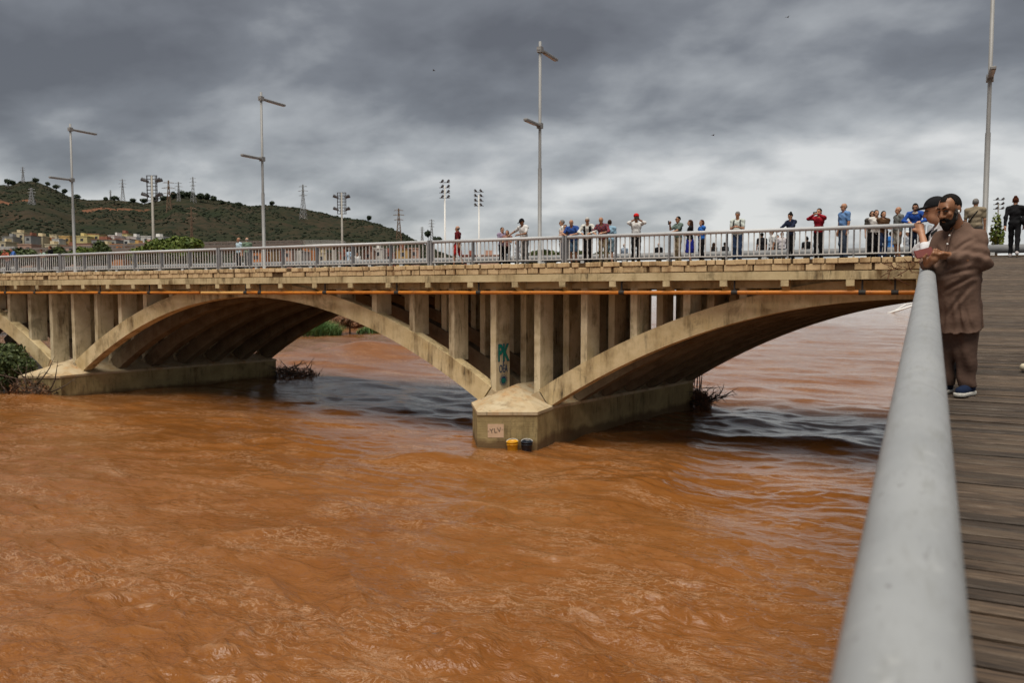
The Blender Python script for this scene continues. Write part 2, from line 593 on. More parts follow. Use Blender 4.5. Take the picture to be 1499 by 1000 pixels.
# ------------------------------------------------------------------ THE RIVER
def water_height(x, y, r, lam_min):
    """choppy flood surface; lam_min = shortest wave the mesh can carry here"""
    wx = x + 0.9 * fbm(x / 5, y / 5, 2, 40)
    wy = y + 0.9 * fbm(x / 5, y / 5, 2, 50)
    near = 1 / (1 + np.exp((y - 31) / 2.5))            # downstream of the bridge: churned
    calm = np.interp(y, [12, 19, 28, 33, 60], [1.3, 0.9, 0.75, 1.0, 1.3])
    h = 0.20 * fbm(wx / 9, wy / 11, 2, 60)
    for lam, amp, sd in ((4.2, 0.17, 70), (2.0, 0.13, 80), (1.0, 0.105, 90), (0.5, 0.08, 100), (0.25, 0.05, 110)):
        k = np.clip((lam - lam_min) / (0.8 * lam), 0, 1)
        rough = perlin(x / 7.3 + sd, y / 7.3, 130 + sd) * 0.9 + 0.95
        rid = fbm(wx / (lam * 1.7), wy / (lam * 0.95), 1, sd, ridged=True)
        smo = fbm(wx / (lam * 1.9), wy / lam, 1, sd + 5)
        h = h + calm * amp * k * rough * (near * (0.65 * rid + 0.5 * smo) + (1 - near) * (1.35 * smo + 0.45 * rid))
    msk = np.clip(fbm(x / 2.9, y / 1.8, 4, 210) * 3.2 - 0.5, 0, 1) * near
    for lam, amp, sd in ((0.55, 0.12, 220), (0.28, 0.11, 230), (0.16, 0.07, 240)):
        h = h + msk * amp * np.clip((lam - lam_min) / (0.8 * lam), 0, 1) * fbm(wx / (lam * 1.3), wy / lam, 1, sd, ridged=True)
    h = h + np.interp(x, [-60, -44, -12, 0], [0.22, 0.22, -0.22, -0.22]) * np.clip((y - 14) / 12, 0, 1) * np.clip((90 - y) / 40, 0, 1)
    # standing waves behind the bridge and boils by the piers
    def hump(px, py, sx, sy, a, ang=0.0):
        p = on_Z(px, py, 0)
        dx, dy = x - p.x, y - p.y
        c, s = math.cos(ang), math.sin(ang)
        ux, uy = dx * c + dy * s, -dx * s + dy * c
        return a * np.exp(-(ux / sx) ** 2 - (uy / sy) ** 2)
    h = h + hump(545, 522, 5.5, 3.2, 1.25, 0.3) + hump(436, 528, 4.5, 2.5, 0.6) + hump(500, 540, 6, 1.5, 0.35)
    h = h + hump(1060, 612, 2.2, 1.0, 0.35) + hump(1150, 640, 3, .8, .25) + hump(640, 675, 2.2, 0.9, 0.3) + hump(760, 668, 2.0, 0.9, 0.22)
    h = h + hump(870, 690, 1.2, 2.4, 0.28) + hump(940, 705, .8, 3.0, 0.24)
    h = h + hump(60, 590, 3, 1.2, 0.25)
    return h


az = np.concatenate([np.linspace(-110, -39, 60)[:-1], np.arange(-39, 39, 0.105), np.linspace(39, 110, 60)])
az = np.radians(az) + 0
rr = [0.0, 2.0, 4.0, 6.0, 8.0]
while rr[-1] < 1600:
    rr.append(rr[-1] * (1.0042 if rr[-1] < 48 else 1.0065 if rr[-1] < 160 else 1.02))
rr = np.array(rr)
A, RR = np.meshgrid(az, rr)
th = YAW - A                                            # world bearing
WX = -np.sin(th) * RR
WY = np.cos(th) * RR
step = np.maximum(RR * np.where(RR < 48, 0.0042, np.where(RR < 160, 0.0065, 0.02)), 0.03)
step = np.where(np.abs(A) > R(39.2), RR * 0.03, step)
WH = water_height(WX, WY, RR, 2.6 * step)
nr, na = WX.shape
idx = np.arange(nr * na).reshape(nr, na)
F = np.stack([idx[:-1, :-1], idx[:-1, 1:], idx[1:, 1:], idx[1:, :-1]], -1).reshape(-1, 4)
me = np_mesh('river', np.stack([WX, WY, WH], -1).reshape(-1, 3), F[:, ::-1])
lap = WH - (np.roll(WH, 3, 0) + np.roll(WH, -3, 0)) / 2
crest = np.clip((lap / (0.004 + 0.9 * step) - 0.55) * 1.3, 0, 1) * np.clip(fbm(WX / 3.1, WY / 3.1, 3, 333) * 2.2 + 0.35, 0, 1)
ca = me.attributes.new('chop', 'FLOAT', 'POINT')
ca.data.foreach_set('value', np.interp(WY, [13, 19, 24, 45, 80], [0.85, 0.45, 0.18, 0.2, 0.5]).astype(np.float32).ravel())
fa = me.attributes.new('foam', 'FLOAT', 'POINT')
fa.data.foreach_set('value', crest.astype(np.float32).ravel())
river = link('river', me, None, M['water'], True)
tag(river, 'rust brown flood water churning under the bridge', 'river', kind='structure')

# ------------------------------------------------------------------ THE GROUND AND THE HILL
hill_px = [(-1500, 330), (-700, 300), (-300, 280), (-100, 268), (0, 269), (20, 271), (40, 265), (55, 264), (68, 268), (90, 278),
           (110, 288), (135, 292), (165, 291), (200, 294), (215, 297), (240, 292), (258, 284), (285, 283), (305, 290),
           (335, 294), (370, 301), (400, 299), (440, 303), (470, 310), (500, 317), (540, 323), (565, 331), (590, 341),
           (612, 352), (640, 366), (690, 382), (760, 398), (900, 412), (1600, 415), (3000, 415)]
hx = np.array([p[0] for p in hill_px], float)
hy = np.array([p[1] for p in hill_px], float)


def ground_z(right, fwd):
    px = 749.5 + FPX * right / np.maximum(fwd, 1)
    ridge = (429 - np.interp(px, hx, hy)) * 1300 / FPX           # height over the eye at the crest
    t = np.clip((fwd - 330) / (1300 - 330), 0, 1)
    prof = t ** 1.25
    prof = np.where(fwd > 1300, 1 - 0.3 * np.clip((fwd - 1300) / 900, 0, 1), prof)
    spur = fbm(right / 230 + fwd / 600, fwd / 420, 4, 7, 0.5, True)
    gul = fbm(right / 75 + fwd / 150, fwd / 260, 3, 17, 0.5, True)
    env = np.clip(t * (1 - t) * 4, 0, 1) * (fwd < 1300)
    z = EYE - 3.0 + ridge * prof + env * (spur * 17 + gul * 5) * np.clip(ridge / 120, 0, 1)
    z += np.where(fwd < 900, np.clip(ridge / 90, 0, 1) * 10 * np.clip((fwd - 330) / 150, 0, 1), 0) * np.clip((900 - fwd) / 300, 0, 1)
    z += fbm(right / 14, fwd / 14, 2, 27) * 2.2 * np.clip(t * 3, 0, 1)
    z = np.where(px > 720, np.minimum(z, -3 + 12 * np.clip((860 - px) / 140, 0, 1)), z)
    return z


gr = np.concatenate([np.linspace(-3200, -1000, 60)[:-1], np.linspace(-1000, 160, 330)[:-1], np.linspace(160, 3200, 90)])
gf = np.concatenate([np.linspace(265, 330, 5)[:-1], np.linspace(330, 1330, 210)[:-1], np.linspace(1330, 5000, 40)])
GR, GF = np.meshgrid(gr, gf)
GR2 = GR * (0.35 + 0.65 * GF / 1300)
GZ = ground_z(GR2, GF)
GZ[0, :] = -4
GX = RGT.x * GR2 + FWD.x * GF
GY = RGT.y * GR2 + FWD.y * GF
n0, n1_ = GX.shape
idx = np.arange(n0 * n1_).reshape(n0, n1_)
F = np.stack([idx[:-1, :-1], idx[:-1, 1:], idx[1:, 1:], idx[1:, :-1]], -1).reshape(-1, 4)
me = np_mesh('hill', np.stack([GX, GY, GZ], -1).reshape(-1, 3), F)
m, nt, N, L, B = nmat('scrub_hillside')
tcn = N.new('ShaderNodeTexCoord')
v = tcn.outputs['Object']
a1 = noise(N, L, v, 0.011, 6, 0.6, 0.3)
a2 = noise(N, L, v, 0.075, 6, 0.65)
c = mixc(N, L, mapr(N, L, a1, 0.36, 0.64), (0.042, 0.032, 0.020), (0.019, 0.025, 0.012))
c = mixc(N, L, mapr(N, L, a2, 0.46, 0.62, 0, 0.85), c, (0.014, 0.020, 0.011))
c = mixc(N, L, mapr(N, L, noise(N, L, v, 0.03, 4), 0.58, 0.68, 0, 0.7), c, (0.050, 0.034, 0.021))
# the bare red gully scar
sc = at_d(78, 318, 900)
mps = N.new('ShaderNodeMapping')
mps.vector_type = 'TEXTURE'
mps.inputs['Location'].default_value = sc
mps.inputs['Rotation'].default_value = (0, 0, YAW + R(-6))
mps.inputs['Scale'].default_value = (13, 210, 400)
L.new(v, mps.inputs[0])
ln = N.new('ShaderNodeVectorMath')
ln.operation = 'LENGTH'
L.new(mps.outputs[0], ln.inputs[0])
scar = mapr(N, L, mathn(N, L, 'ADD', ln.outputs['Value'], mathn(N, L, 'MULTIPLY', a2, 0.7)), 1.1, 1.35, 1, 0)
c = mixc(N, L, scar, c, (0.15, 0.07, 0.04))
L.new(c, B.inputs['Base Color'])
B.inputs['Roughness'].default_value = 0.95
B.inputs['Specular IOR Level'].default_value = 0.1
hill = link('hill', me, None, m, True)
tag(hill, 'scrub covered hill and plain behind the bridge', 'hill', kind='structure')

# river bed sheet that reaches the horizon
me = np_mesh('ground', [(-9000, -3000, -5), (9000, -3000, -5), (9000, 9000, -5), (-9000, 9000, -5)], [(0, 1, 2, 3)])
tag(link('ground', me, None, simple('river_bed', (0.12, 0.08, 0.05), None, 0.02, 0.95, rand=False)),
    'flat brown valley floor reaching the horizon', 'ground', kind='structure')


# ------------------------------------------------------------------ THE BRIDGE
DK = EYE + 1.12                    # walkway level
FAC = 29.3                         # front plane of the ribs and columns
EDGE = 28.62                       # front plane of the cornice
SK = 0.218                         # skew of the piers (dx per dy)
PITCHX = 2.05
ARCHES = [-0.1, -29.8, -59.5]
PIERS = [-14.95, -44.65, -74.35, 14.75]
X0, X1 = -74.0, 16.0

bridge = empty('bridge', (0, 0, 0))
tag(bridge, 'old beige concrete arch road bridge over the brown flood, seen at an angle', 'bridge')


def intr(x): return EYE - 0.2 - 0.0252 * x * x
def extr(x): return EYE + 0.57 - 0.0240 * x * x


NR_RIBS, RIBGAP, RIBW = 7, 1.97, 0.50
# one rib mesh shared by all arches
lo = [(x, intr(x)) for x in np.linspace(-13.25, 13.25, 41)]
hi = [(x, min(extr(x), EYE + 0.42)) for x in np.linspace(13.72, -13.72, 41)]
mb = MB()
pts = lo + hi
vsn = [(p[0], 0, p[1]) for p in pts] + [(p[0] + SK * RIBW, RIBW, p[1]) for p in pts]
n = len(pts)
fs = []
for i in range(40):
    j = 81 - i
    fs.append((i, i + 1, j - 1, j))
    fs.append((n + i + 1, n + i, n + j, n + j - 1))
for i in range(n):
    fs.append((i, n + i, n + (i + 1) % n, (i + 1) % n))
mb.add(vsn, fs)
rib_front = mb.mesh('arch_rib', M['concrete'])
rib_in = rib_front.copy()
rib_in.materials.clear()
rib_in.materials.append(M['inner_shade'])  # ribs behind the front one get the concrete copy with painted shade
# springer blocks under each rib end
def springer(s):
    P = [(13.29, intr(13.25) - 0.07), (13.77, extr(13.72) - 0.07), (14.32, EYE - 4.34), (14.25, EYE - 4.9), (13.36, EYE - 4.9)]
    return MB().prism([(p[0] * s, p[1]) for p in P], -0.03, RIBW + 0.03, skew=SK).mesh('springer', M['cap'])
spr = {1: springer(1), -1: springer(-1)}
cols = {}
for ai, xc in enumerate(ARCHES):
    for i in range(NR_RIBS):
        y = FAC + i * RIBGAP
        xo = xc + SK * (y - FAC)
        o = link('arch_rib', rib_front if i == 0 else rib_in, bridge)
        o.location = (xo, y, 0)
        if ai == 2 and i > 2:
            continue
        for s in (-1, 1):
            so = link('springer', spr[s], bridge)
            so.location = (xo, y, 0)
            # spandrel columns
            for k in range(5):
                xl = s * (14.85 - 1.02 - k * PITCHX)
                if (ai, s) == (2, -1):
                    continue
                zb = extr(xl) - 0.15 if abs(xl) < 13.3 else EYE - 4.3
                key = k
                if key not in cols:
                    w, dep = 0.27, 0.86
                    z1 = EYE + 0.2
                    cols[key] = MB().prism([(-w / 2, zb), (w / 2, zb), (w / 2, z1), (-w / 2, z1)], 0.0, dep, skew=SK).mesh('column', M['column'])
                co = link('column', cols[key], bridge)
                co.location = (xo + xl, y + 0.06, 0)

# wall under the first column pair, on the pier; the piers themselves
nose = [plan(-1.66, 33.3), plan(-1.35, 30.6), plan(0.985, 30.6), plan(1.757, 32.4)]
DV = Vector((SK, 1.0)).normalized()
LEN = 12.3


def pier_poly(grow=0.0):
    P = [Vector(p) for p in nose]
    c = (P[0] + P[3]) / 2 + DV * 5
    rR = P[3] + DV * LEN
    rL = P[0] + DV * (LEN - 0.0)
    out = [P[0], P[1], P[2], P[3], rR, rL]
    nv = Vector((DV.y, -DV.x))
    if grow:
        res = []
        for p in out:
            s = 1 if (p - c).dot(nv) > 0 else -1
            f = 1 if (p - c).dot(DV) > 0 else -1
            res.append(p + nv * s * grow + DV * f * grow)
        out = res
    return out


rim = EYE - 4.72
base = pier_poly()
ctr = sum((Vector(p) for p in base), Vector((0, 0))) / len(base)
mbp = MB().prism([tuple(p) for p in base], -6.0, rim, axis='z')
pier_me = mbp.mesh('pier', M['pier'])
capp = pier_poly(0.035)
apA = on_Y(757, 569, 29.9)
apA = Vector((apA.x, apA.y, EYE - 3.83))
apB = Vector((apA.x + DV.x * 10.3, apA.y + DV.y * 10.3, EYE - 3.86))
mbc = MB()
nb = len(capp)
vv = [(p.x, p.y, rim + 0.003) for p in capp] + [(p.x, p.y, rim + 0.12) for p in capp] + [tuple(apA), tuple(apB)]
ff = [tuple(range(nb))] + [(i, (i + 1) % nb, (i + 1) % nb + nb, i + nb) for i in range(nb)]
a, b = 2 * nb, 2 * nb + 1
ff += [(nb + 0, nb + 1, a), (nb + 1, nb + 2, a), (nb + 2, nb + 3, a), (nb + 3, nb + 4, b, a), (nb + 4, nb + 5, b), (nb + 5, nb + 0, a, b)]
mbc.add(vv, ff)
cap_me = mbc.mesh('pier_cap', M['cap'])
for k, px_ in enumerate(PIERS):
    dx = px_ - PIERS[0] + (0.45 if k == 1 else 0.0)
    p = link('pier', pier_me, bridge)
    p.location = (dx, 0, 0)
    c = link('pier_cap', cap_me, p)

# deck: slab, longitudinal beams, brackets, fascia, coping blocks, road surface
YB = FAC + NR_RIBS * RIBGAP - 0.4             # back of the deck
MB().box(X0, X1, EDGE + 0.10, YB, EYE + 0.47, EYE + 0.98).build('deck_slab', M['inner_shade'], bridge)
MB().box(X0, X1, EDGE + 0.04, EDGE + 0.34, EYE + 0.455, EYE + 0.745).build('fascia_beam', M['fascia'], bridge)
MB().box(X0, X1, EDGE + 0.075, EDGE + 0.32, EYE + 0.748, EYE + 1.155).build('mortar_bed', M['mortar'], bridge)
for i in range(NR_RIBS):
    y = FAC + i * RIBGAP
    MB().box(X0, X1, y + 0.08, y + 0.42, EYE + 0.17, EYE + 0.468).build('long_beam', M['inner_shade'] if i else M['fascia'], bridge)
MB().box(X0, X1, EDGE + 0.33, 32.4, EYE + 0.985, DK).build('walkway_boards', M['plank'], bridge)
MB().box(X0, X1, 32.42, YB, EYE + 0.985, DK - 0.05).build('carriageway', M['asphalt'], bridge)
brk = MB()
brk.prism([(0.0, EYE + 0.452), (0.0, EYE + 0.235), (0.16, EYE + 0.235), (0.72, EYE + 0.0), (0.72, EYE + 0.452)], -0.13, 0.13)
brk.v = [(v[1], v[0], v[2]) for v in brk.v]
brk_me = brk.mesh('bracket', M['fascia'])
nx = int((X1 - X0) / 2.08)
for i in range(nx):
    x = -0.05 - 2.08 * (i - 7)
    if x < X0 + .3 or x > X1 - .3: continue
    o = link('bracket', brk_me, bridge)
    o.location = (x, EDGE + 0.045, 0)
    # cross beam behind every bracket
    if i % 2 == 0:
        cb = link('cross_beam', MB().box(-0.12, 0.12, 0.76, YB - EDGE, EYE + 0.25, EYE + 0.469).mesh('cross_beam', M['inner_shade']) if 'crossb' not in cols else cols['crossb'], bridge)
        cols['crossb'] = cb.data
        cb.location = (x, EDGE, 0)
# coping blocks, two courses, each block its own piece
bl = {}


def block(kind, w):
    key = (kind, round(w, 2))
    if key not in bl:
        if kind == 0:
            bl[key] = MB().cbox(0, w, 0, 0.30, EYE + 1.000, EYE + 1.17, 0.012).mesh('coping_block', M['block'])
        else:
            bl[key] = MB().cbox(0, w, 0, 0.26, EYE + 0.768, EYE + 0.985, 0.012).mesh('coping_block', M['block'])
    return bl[key]


for kind, (wa, wb) in enumerate(((0.28, 0.42), (0.38, 0.64))):
    x = 0.10
    while x > -56:
        w = round(random.uniform(wa, wb) * 20) / 20
        miss = random.random() < (0.02 if kind == 0 else 0.03)
        x -= w
        if not miss:
            o = link('coping_block', block(kind, w - 0.026), bridge)
            o.location = (x, EDGE + (0.0 if kind == 0 else 0.035) + random.uniform(-0.006, 0.01), random.uniform(-0.008, 0.008))
            o.rotation_euler = (0, random.uniform(-0.008, 0.008), random.uniform(-0.012, 0.012))

# broken corner where the walkway joins
mbk = MB()
for i in range(16):
    a = random.uniform(-1.1, 0.1)
    z = EYE + random.uniform(0.55, 1.1)
    mbk.tube([(a, EDGE - 0.03, z), (a + random.uniform(-.2, .2), EDGE - 0.09, z - random.uniform(.05, .2)), (a + random.uniform(-.4, .4), EDGE - 0.02, z - random.uniform(.1, .4))], 0.014, 5)
mbk.build('dead_vine', M['rust'], bridge, True)

# graffiti on the column side and on the pier
gm = simple('green_spray', (0.0, 0.16, 0.11), (0.01, 0.22, 0.15), 20, 0.6)
gb = simple('blue_spray', (0.012, 0.03, 0.09), (0.02, 0.06, 0.14), 20, 0.6)
gk = simple('black_spray', (0.015, 0.015, 0.015), (0.03, 0.03, 0.03), 20, 0.6)


def text_mesh(name, body, size, mat_, offset=0.0, extrude=0.002):
    cu = bpy.data.curves.new(name, 'FONT')
    cu.body = body
    cu.size = size
    cu.align_x = 'CENTER'
    cu.extrude = extrude
    cu.offset = offset
    cu.resolution_u = 4
    t = bpy.data.objects.new(name, cu)
    col.objects.link(t)
    dg = bpy.context.evaluated_depsgraph_get()
    me = bpy.data.meshes.new_from_object(t.evaluated_get(dg))
    bpy.data.objects.remove(t)
    me.materials.clear()
    me.materials.append(mat_)
    return me


gx = -14.95 - 1.02 + 0.135
for body, size, mm, z, off, ex in (('PK', 0.98, gb, EYE - 2.86, 0.045, 0.002), ('PK', 0.98, gm, EYE - 2.86, 0.012, 0.005),
                                   ('x', 0.30, gb, EYE - 3.02, 0.004, 0.003), ('OEA', 0.46, gb, EYE - 3.36, 0.006, 0.003)):
    t = link('graffiti', text_mesh('graffiti', body, size, mm, off, ex), bridge)
    t.rotation_euler = (R(90), 0, math.atan2(1, SK))
    t.location = (gx + SK * 0.5 + 0.005, FAC + 0.06 + 0.43, z)
    t.scale = (0.62, 1, 1)
# round spiky tag under the letters
mg = MB()
for i in range(22):
    a = 2 * math.pi * i / 22
    mg.add([(0.19 * math.cos(a - .1), 0.19 * math.sin(a - .1), 0), (0.19 * math.cos(a + .1), 0.19 * math.sin(a + .1), 0), (0.30 * math.cos(a), 0.30 * math.sin(a), 0)], [(0, 1, 2)])
mg.add([(0.17 * math.cos(2 * math.pi * i / 18), 0.17 * math.sin(2 * math.pi * i / 18), 0) for i in range(18)], [tuple(range(18))])
t = link('graffiti', mg.mesh('graffiti', gb, fix=False), bridge)
t.rotation_euler = (R(90), 0, math.atan2(1, SK))
t.location = (gx + SK * 0.5 + 0.004, FAC + 0.06 + 0.45, EYE - 3.70)
t = link('graffiti', text_mesh('graffiti', 'm', 0.34, gm, 0.01), bridge)
t.rotation_euler = (R(90), 0, math.atan2(1, SK))
t.location = (gx + SK * 0.5 + 0.010, FAC + 0.06 + 0.45, EYE - 3.80)
# patch with letters on the front face of the pier
P1, P2 = Vector(nose[1]), Vector(nose[2])
fd = (P2 - P1).normalized()
fn = Vector((fd.y, -fd.x))
ang = math.atan2(fd.y, fd.x)
pc = P1 + fd * 0.72 + fn * 0.006
pt = MB().box(-0.31, 0.31, -0.003, 0.003, -0.27, 0.26).build('paint_patch', simple('pale_patch', (0.60, 0.42, 0.28), (0.52, 0.36, 0.23), 6, 0.85), bridge)
pt.location = (pc.x, pc.y, EYE - 5.33)
pt.rotation_euler = (0, 0, ang)
t = link('graffiti', text_mesh('graffiti', '·YLV·', 0.27, gk, -0.002), bridge)
t.rotation_euler = (R(90), R(-8), ang)
t.location = (pc.x + fn.x * 0.008, pc.y + fn.y * 0.008, EYE - 5.41)

# orange pipe hung under the edge
pipe = empty('service_pipe', (0, EDGE + 0.18, EYE + 0.02))
tag(pipe, 'orange service pipe with black couplings hung along the bridge edge', 'pipe')
cl_px = [-150, -60, 9, 52, 147, 219, 360, 381, 476, 581, 701, 910, 1075, 1262, 1310]
cx_ = [on_Y(p, 430, EDGE + 0.18).x for p in cl_px] + [6.0, 12.0]
xp = on_Y(294, 430, EDGE + 0.18).x
xs = [X0] + sorted(cx_ + [xp]) + [X1]
for i in range(len(xs) - 1):
    pale = xs[i] == xp
    MB().tube([(xs[i] + 0.06, 0, random.uniform(-.01, .01)), (xs[i + 1] - 0.06, 0, random.uniform(-.01, .01))], 0.072, 14).build('pipe_length', M['pipe_pale'] if pale else M['pipe'], pipe, False)
cpl = MB().tube([(-0.11, 0, 0), (0.11, 0, 0)], 0.084, 14)
cpl.box(-0.03, 0.03, -0.02, 0.02, 0.05, 0.42)
cpm = cpl.mesh('coupling', M['dark'])
for x in sorted(cx_):
    o = link('coupling', cpm, pipe)
    o.location = (x, 0, 0)

# ------------------------------------------------------------------ RAILINGS
PAN = 2.08
rail = empty('bridge_railing', (0, EDGE + 0.15, EYE + 1.17))
tag(rail, 'long grey steel railing with thin uprights along the bridge edge', 'railing')
thick = (6, 9, 15, 21)
post_me = MB().box(-0.022, 0.022, -0.07, 0.13, 0.0, 1.0).mesh('post', M['rail_dark'])
wide_me = MB().box(-0.10, -0.03, -0.09, 0.15, 0.0, 1.07).box(0.03, 0.10, -0.09, 0.15, 0.0, 1.07).mesh('post', M['rail_dark'])
bal_me = MB().box(-0.021, 0.021, -0.012, 0.012, 0.16, 0.93).mesh('baluster', M['baluster'])
NP = 27
prev = 0.12
for i in range(NP):
    x = 0.02 - i * PAN
    o = link('post', wide_me if i in thick else post_me, rail)
    o.location = (x, 0, 0)
    if i in thick or i == NP - 1:
        MB().tube([(prev - 0.12, 0, 1.0), (x + 0.12, 0, 1.0)], 0.068, 16).build('handrail', M['rail'], rail, True)
        prev = x
    if i < NP - 1:
        MB().box(x - PAN + 0.025, x - 0.025, -0.022, 0.022, 0.12, 0.16).build('bottom_rail', M['baluster'], rail)
        for k in range(1, 11):
            b = link('baluster', bal_me, rail)
            b.location = (x - k * PAN / 11, 0, 0)

# traffic barrier pipe between walkway and road
bar = empty('traffic_barrier', (0, 32.25, DK))
tag(bar, 'thick grey pipe barrier on white feet between the walkway and the road', 'barrier')
MB().tube([(X0, 0, 0.40), (X1, 0, 0.40)], 0.15, 16).build('barrier_pipe', M['barrier'], bar, True)
ft = MB().box(-0.09, 0.09, -0.1, 0.1, 0, 0.3).mesh('foot', M['white'])
for i in range(45):
    o = link('foot', ft, bar)
    o.location = (X1 - 0.6 - i * 1.9, 0, 0)

# the ramp where the photographer stands
def ramp_z(Y): return EYE - 1.46 + 0.08 * Y + 0.00066 * max(0.0, Y - 8) ** 2
def rail_x(Y): return 0.006 * Y - 0.012


ramp_w = 3.6
ramp_o = empty('boardwalk_ramp', (0, 0, 0))
tag(ramp_o, 'weathered timber boardwalk ramp rising to the bridge deck', 'boardwalk')
pw = 0.105
pl = []
for k in range(6):
    pm = MB()
    w = pw - 0.014 - 0.002 * k
    pm.cbox(0, ramp_w, -w / 2, w / 2, -0.045, 0.0, 0.009)
    pl.append(pm.mesh('plank', M['plank']))
Y = -1.6
while Y < 28.75:
    o = link('plank', random.choice(pl), ramp_o)
    sl = (ramp_z(Y + .1) - ramp_z(Y - .1)) / .2
    o.location = (rail_x(Y) - 0.16 + random.uniform(-0.01, 0.01), Y, ramp_z(Y) + random.uniform(-0.006, 0.006))
    o.rotation_euler = (math.atan(sl) + random.uniform(-.02, .02), 0, random.uniform(-.0015, .0015))
    Y += pw
for xo in (0.02, 1.2, 2.4, 3.3):
    bm_ = MB()
    for a in np.arange(-3, 28.4, 1.0):
        b = a + 1.0
        b = min(b, 28.5)
        za, zb = ramp_z(a) - 0.06, ramp_z(b) - 0.06
        bm_.add([(xo - .1, a, za - .35), (xo + .1, a, za - .35), (xo + .1, a, za), (xo - .1, a, za), (xo - .1, b, zb - .35), (xo + .1, b, zb - .35), (xo + .1, b, zb), (xo - .1, b, zb)],
                [(0, 1, 5, 4), (1, 2, 6, 5), (3, 0, 4, 7), (2, 3, 7, 6)])
    bm_.build('joist', M['rail_dark'], ramp_o)
for yy in (4.0, 16.0):
    for xx in (0.3, 3.0):
        MB().tube([(xx, yy, -5), (xx, yy, ramp_z(yy) - 0.42)], 0.22, 14).build('support_pile', M['fascia'], ramp_o, True)

rr_ = empty('ramp_railing', (0, 0, 0))
tag(rr_, 'thick grey tubular handrail running from the foreground along the timber ramp', 'railing')
m, nt, N, L, B = nmat('handrail_paint')
v = coords(N, L, rand=False)
f1 = noise(N, L, v, 3.2, 5, 0.6)
f2 = noise(N, L, coords(N, L, (6, 1.2, 6), rand=False), 5, 6, 0.65)
c = mixc(N, L, mapr(N, L, f1, 0.35, 0.65), (0.30, 0.312, 0.32), (0.245, 0.256, 0.264))
c = mixc(N, L, mapr(N, L, f2, 0.52, 0.74, 0, 0.6), c, (0.185, 0.19, 0.18))
c = mixc(N, L, mapr(N, L, noise(N, L, v, 22, 5), 0.62, 0.72, 0, 0.5), c, (0.38, 0.39, 0.39))
scr = noise(N, L, coords(N, L, (40, 1.5, 40), rand=False), 4, 4, 0.6)
c = mixc(N, L, mapr(N, L, scr, 0.64, 0.70, 0, 0.5), c, (0.15, 0.15, 0.145))
dots = noise(N, L, v, 70, 2, 0.5)
c = mixc(N, L, mapr(N, L, dots, 0.70, 0.74, 0, 0.7), c, (0.11, 0.105, 0.10))
L.new(c, B.inputs['Base Color'])
L.new(mapr(N, L, f2, 0.3, 0.7, 0.42, 0.62), B.inputs['Roughness'])
bump(N, L, f2, 0.08, 0.01, B)
M['hand'] = m
pts = [(rail_x(y), y, ramp_z(y) + 1.06 - 0.065) for y in np.linspace(-1.5, 28.3, 60)]
MB().tube(pts, 0.065, 32).build('handrail', M['hand'], rr_, True)
for y in (2.2, 5.6, 9.0, 14.0, 20.0):
    MB().tube([(rail_x(y), y - .004, ramp_z(y - .004) + 0.995), (rail_x(y), y + .004, ramp_z(y + .004) + 0.995)], 0.0656, 32).build('weld_seam', M['rail_dark'], rr_, True)
bal2 = MB().box(-0.012, 0.012, -0.021, 0.021, 0.16, 0.93).mesh('baluster', M['baluster'])
pst2 = MB().box(-0.05, 0.05, -0.022, 0.022, 0.0, 0.94).mesh('post', M['rail_dark'])
for i in range(14):
    y = -0.6 + i * PAN
    o = link('post', pst2, rr_)
    o.location = (rail_x(y), y, ramp_z(y))
    y2 = min(y + PAN, 28.3)
    MB().tube([(rail_x(y), y, ramp_z(y) + .14), (rail_x(y2), y2, ramp_z(y2) + .14)], 0.022, 6).build('bottom_rail', M['baluster'], rr_)
    for k in range(1, 11):
        yb = y + k * PAN / 11
        if yb > 28.2: break
        b = link('baluster', bal2, rr_)
        b.location = (rail_x(yb), yb, ramp_z(yb))

# ------------------------------------------------------------------ LAMP POSTS
lampw = simple('lamp_glass', (0.5, 0.5, 0.48), (0.4, 0.4, 0.38), 4, 0.3)


def lamp_post(X, label, zs=1.0):
    t = empty('street_lamp', (X, 31.85, DK))
    t.scale = (1, 1, zs)
    tag(t, label, 'street lamp', 'tall two armed lamp posts on the bridge')
    MB().lathe([(0.16, 0), (0.16, 0.05), (0.085, 0.06), (0.085, 4.3), (0.066, 4.36), (0.062, 9.75), (0.0, 9.76)], 16).build('pole', M['lamp'], t, True)
    for zz, s, ln_ in ((9.35, 1, 1.75), (6.1, -1, 1.45)):
        a = MB()
        a.cbox(-0.09, 0.09, min(-0.12 * s, ln_ * s), max(-0.12 * s, ln_ * s), zz, zz + 0.11, 0.02)
        a.box(-0.11, 0.11, -0.11, 0.11, zz - 0.06, zz + 0.17)
        arm = a.build('lamp_arm', M['lamp'], t)
        MB().box(-0.07, 0.07, min(0.45 * s, (ln_ - .06) * s), max(0.45 * s, (ln_ - .06) * s), zz - 0.012, zz - 0.002).build('lamp_lens', lampw, arm)


for px_, lb, zz_ in ((109, 'tall grey two armed lamp post before the dark hilltop, leftmost of the four', 0.953),
                (386.5, 'tall grey two armed lamp post in front of the brown hillside', 0.967),
                (790, 'tall grey two armed lamp post near the middle, above the graffiti pier', 1.0),
                (1440, 'tall grey lamp post behind the man in the brown tunic', 1.0)):
    lamp_post(on_Y(px_, 370, 31.85).x, lb, zz_)

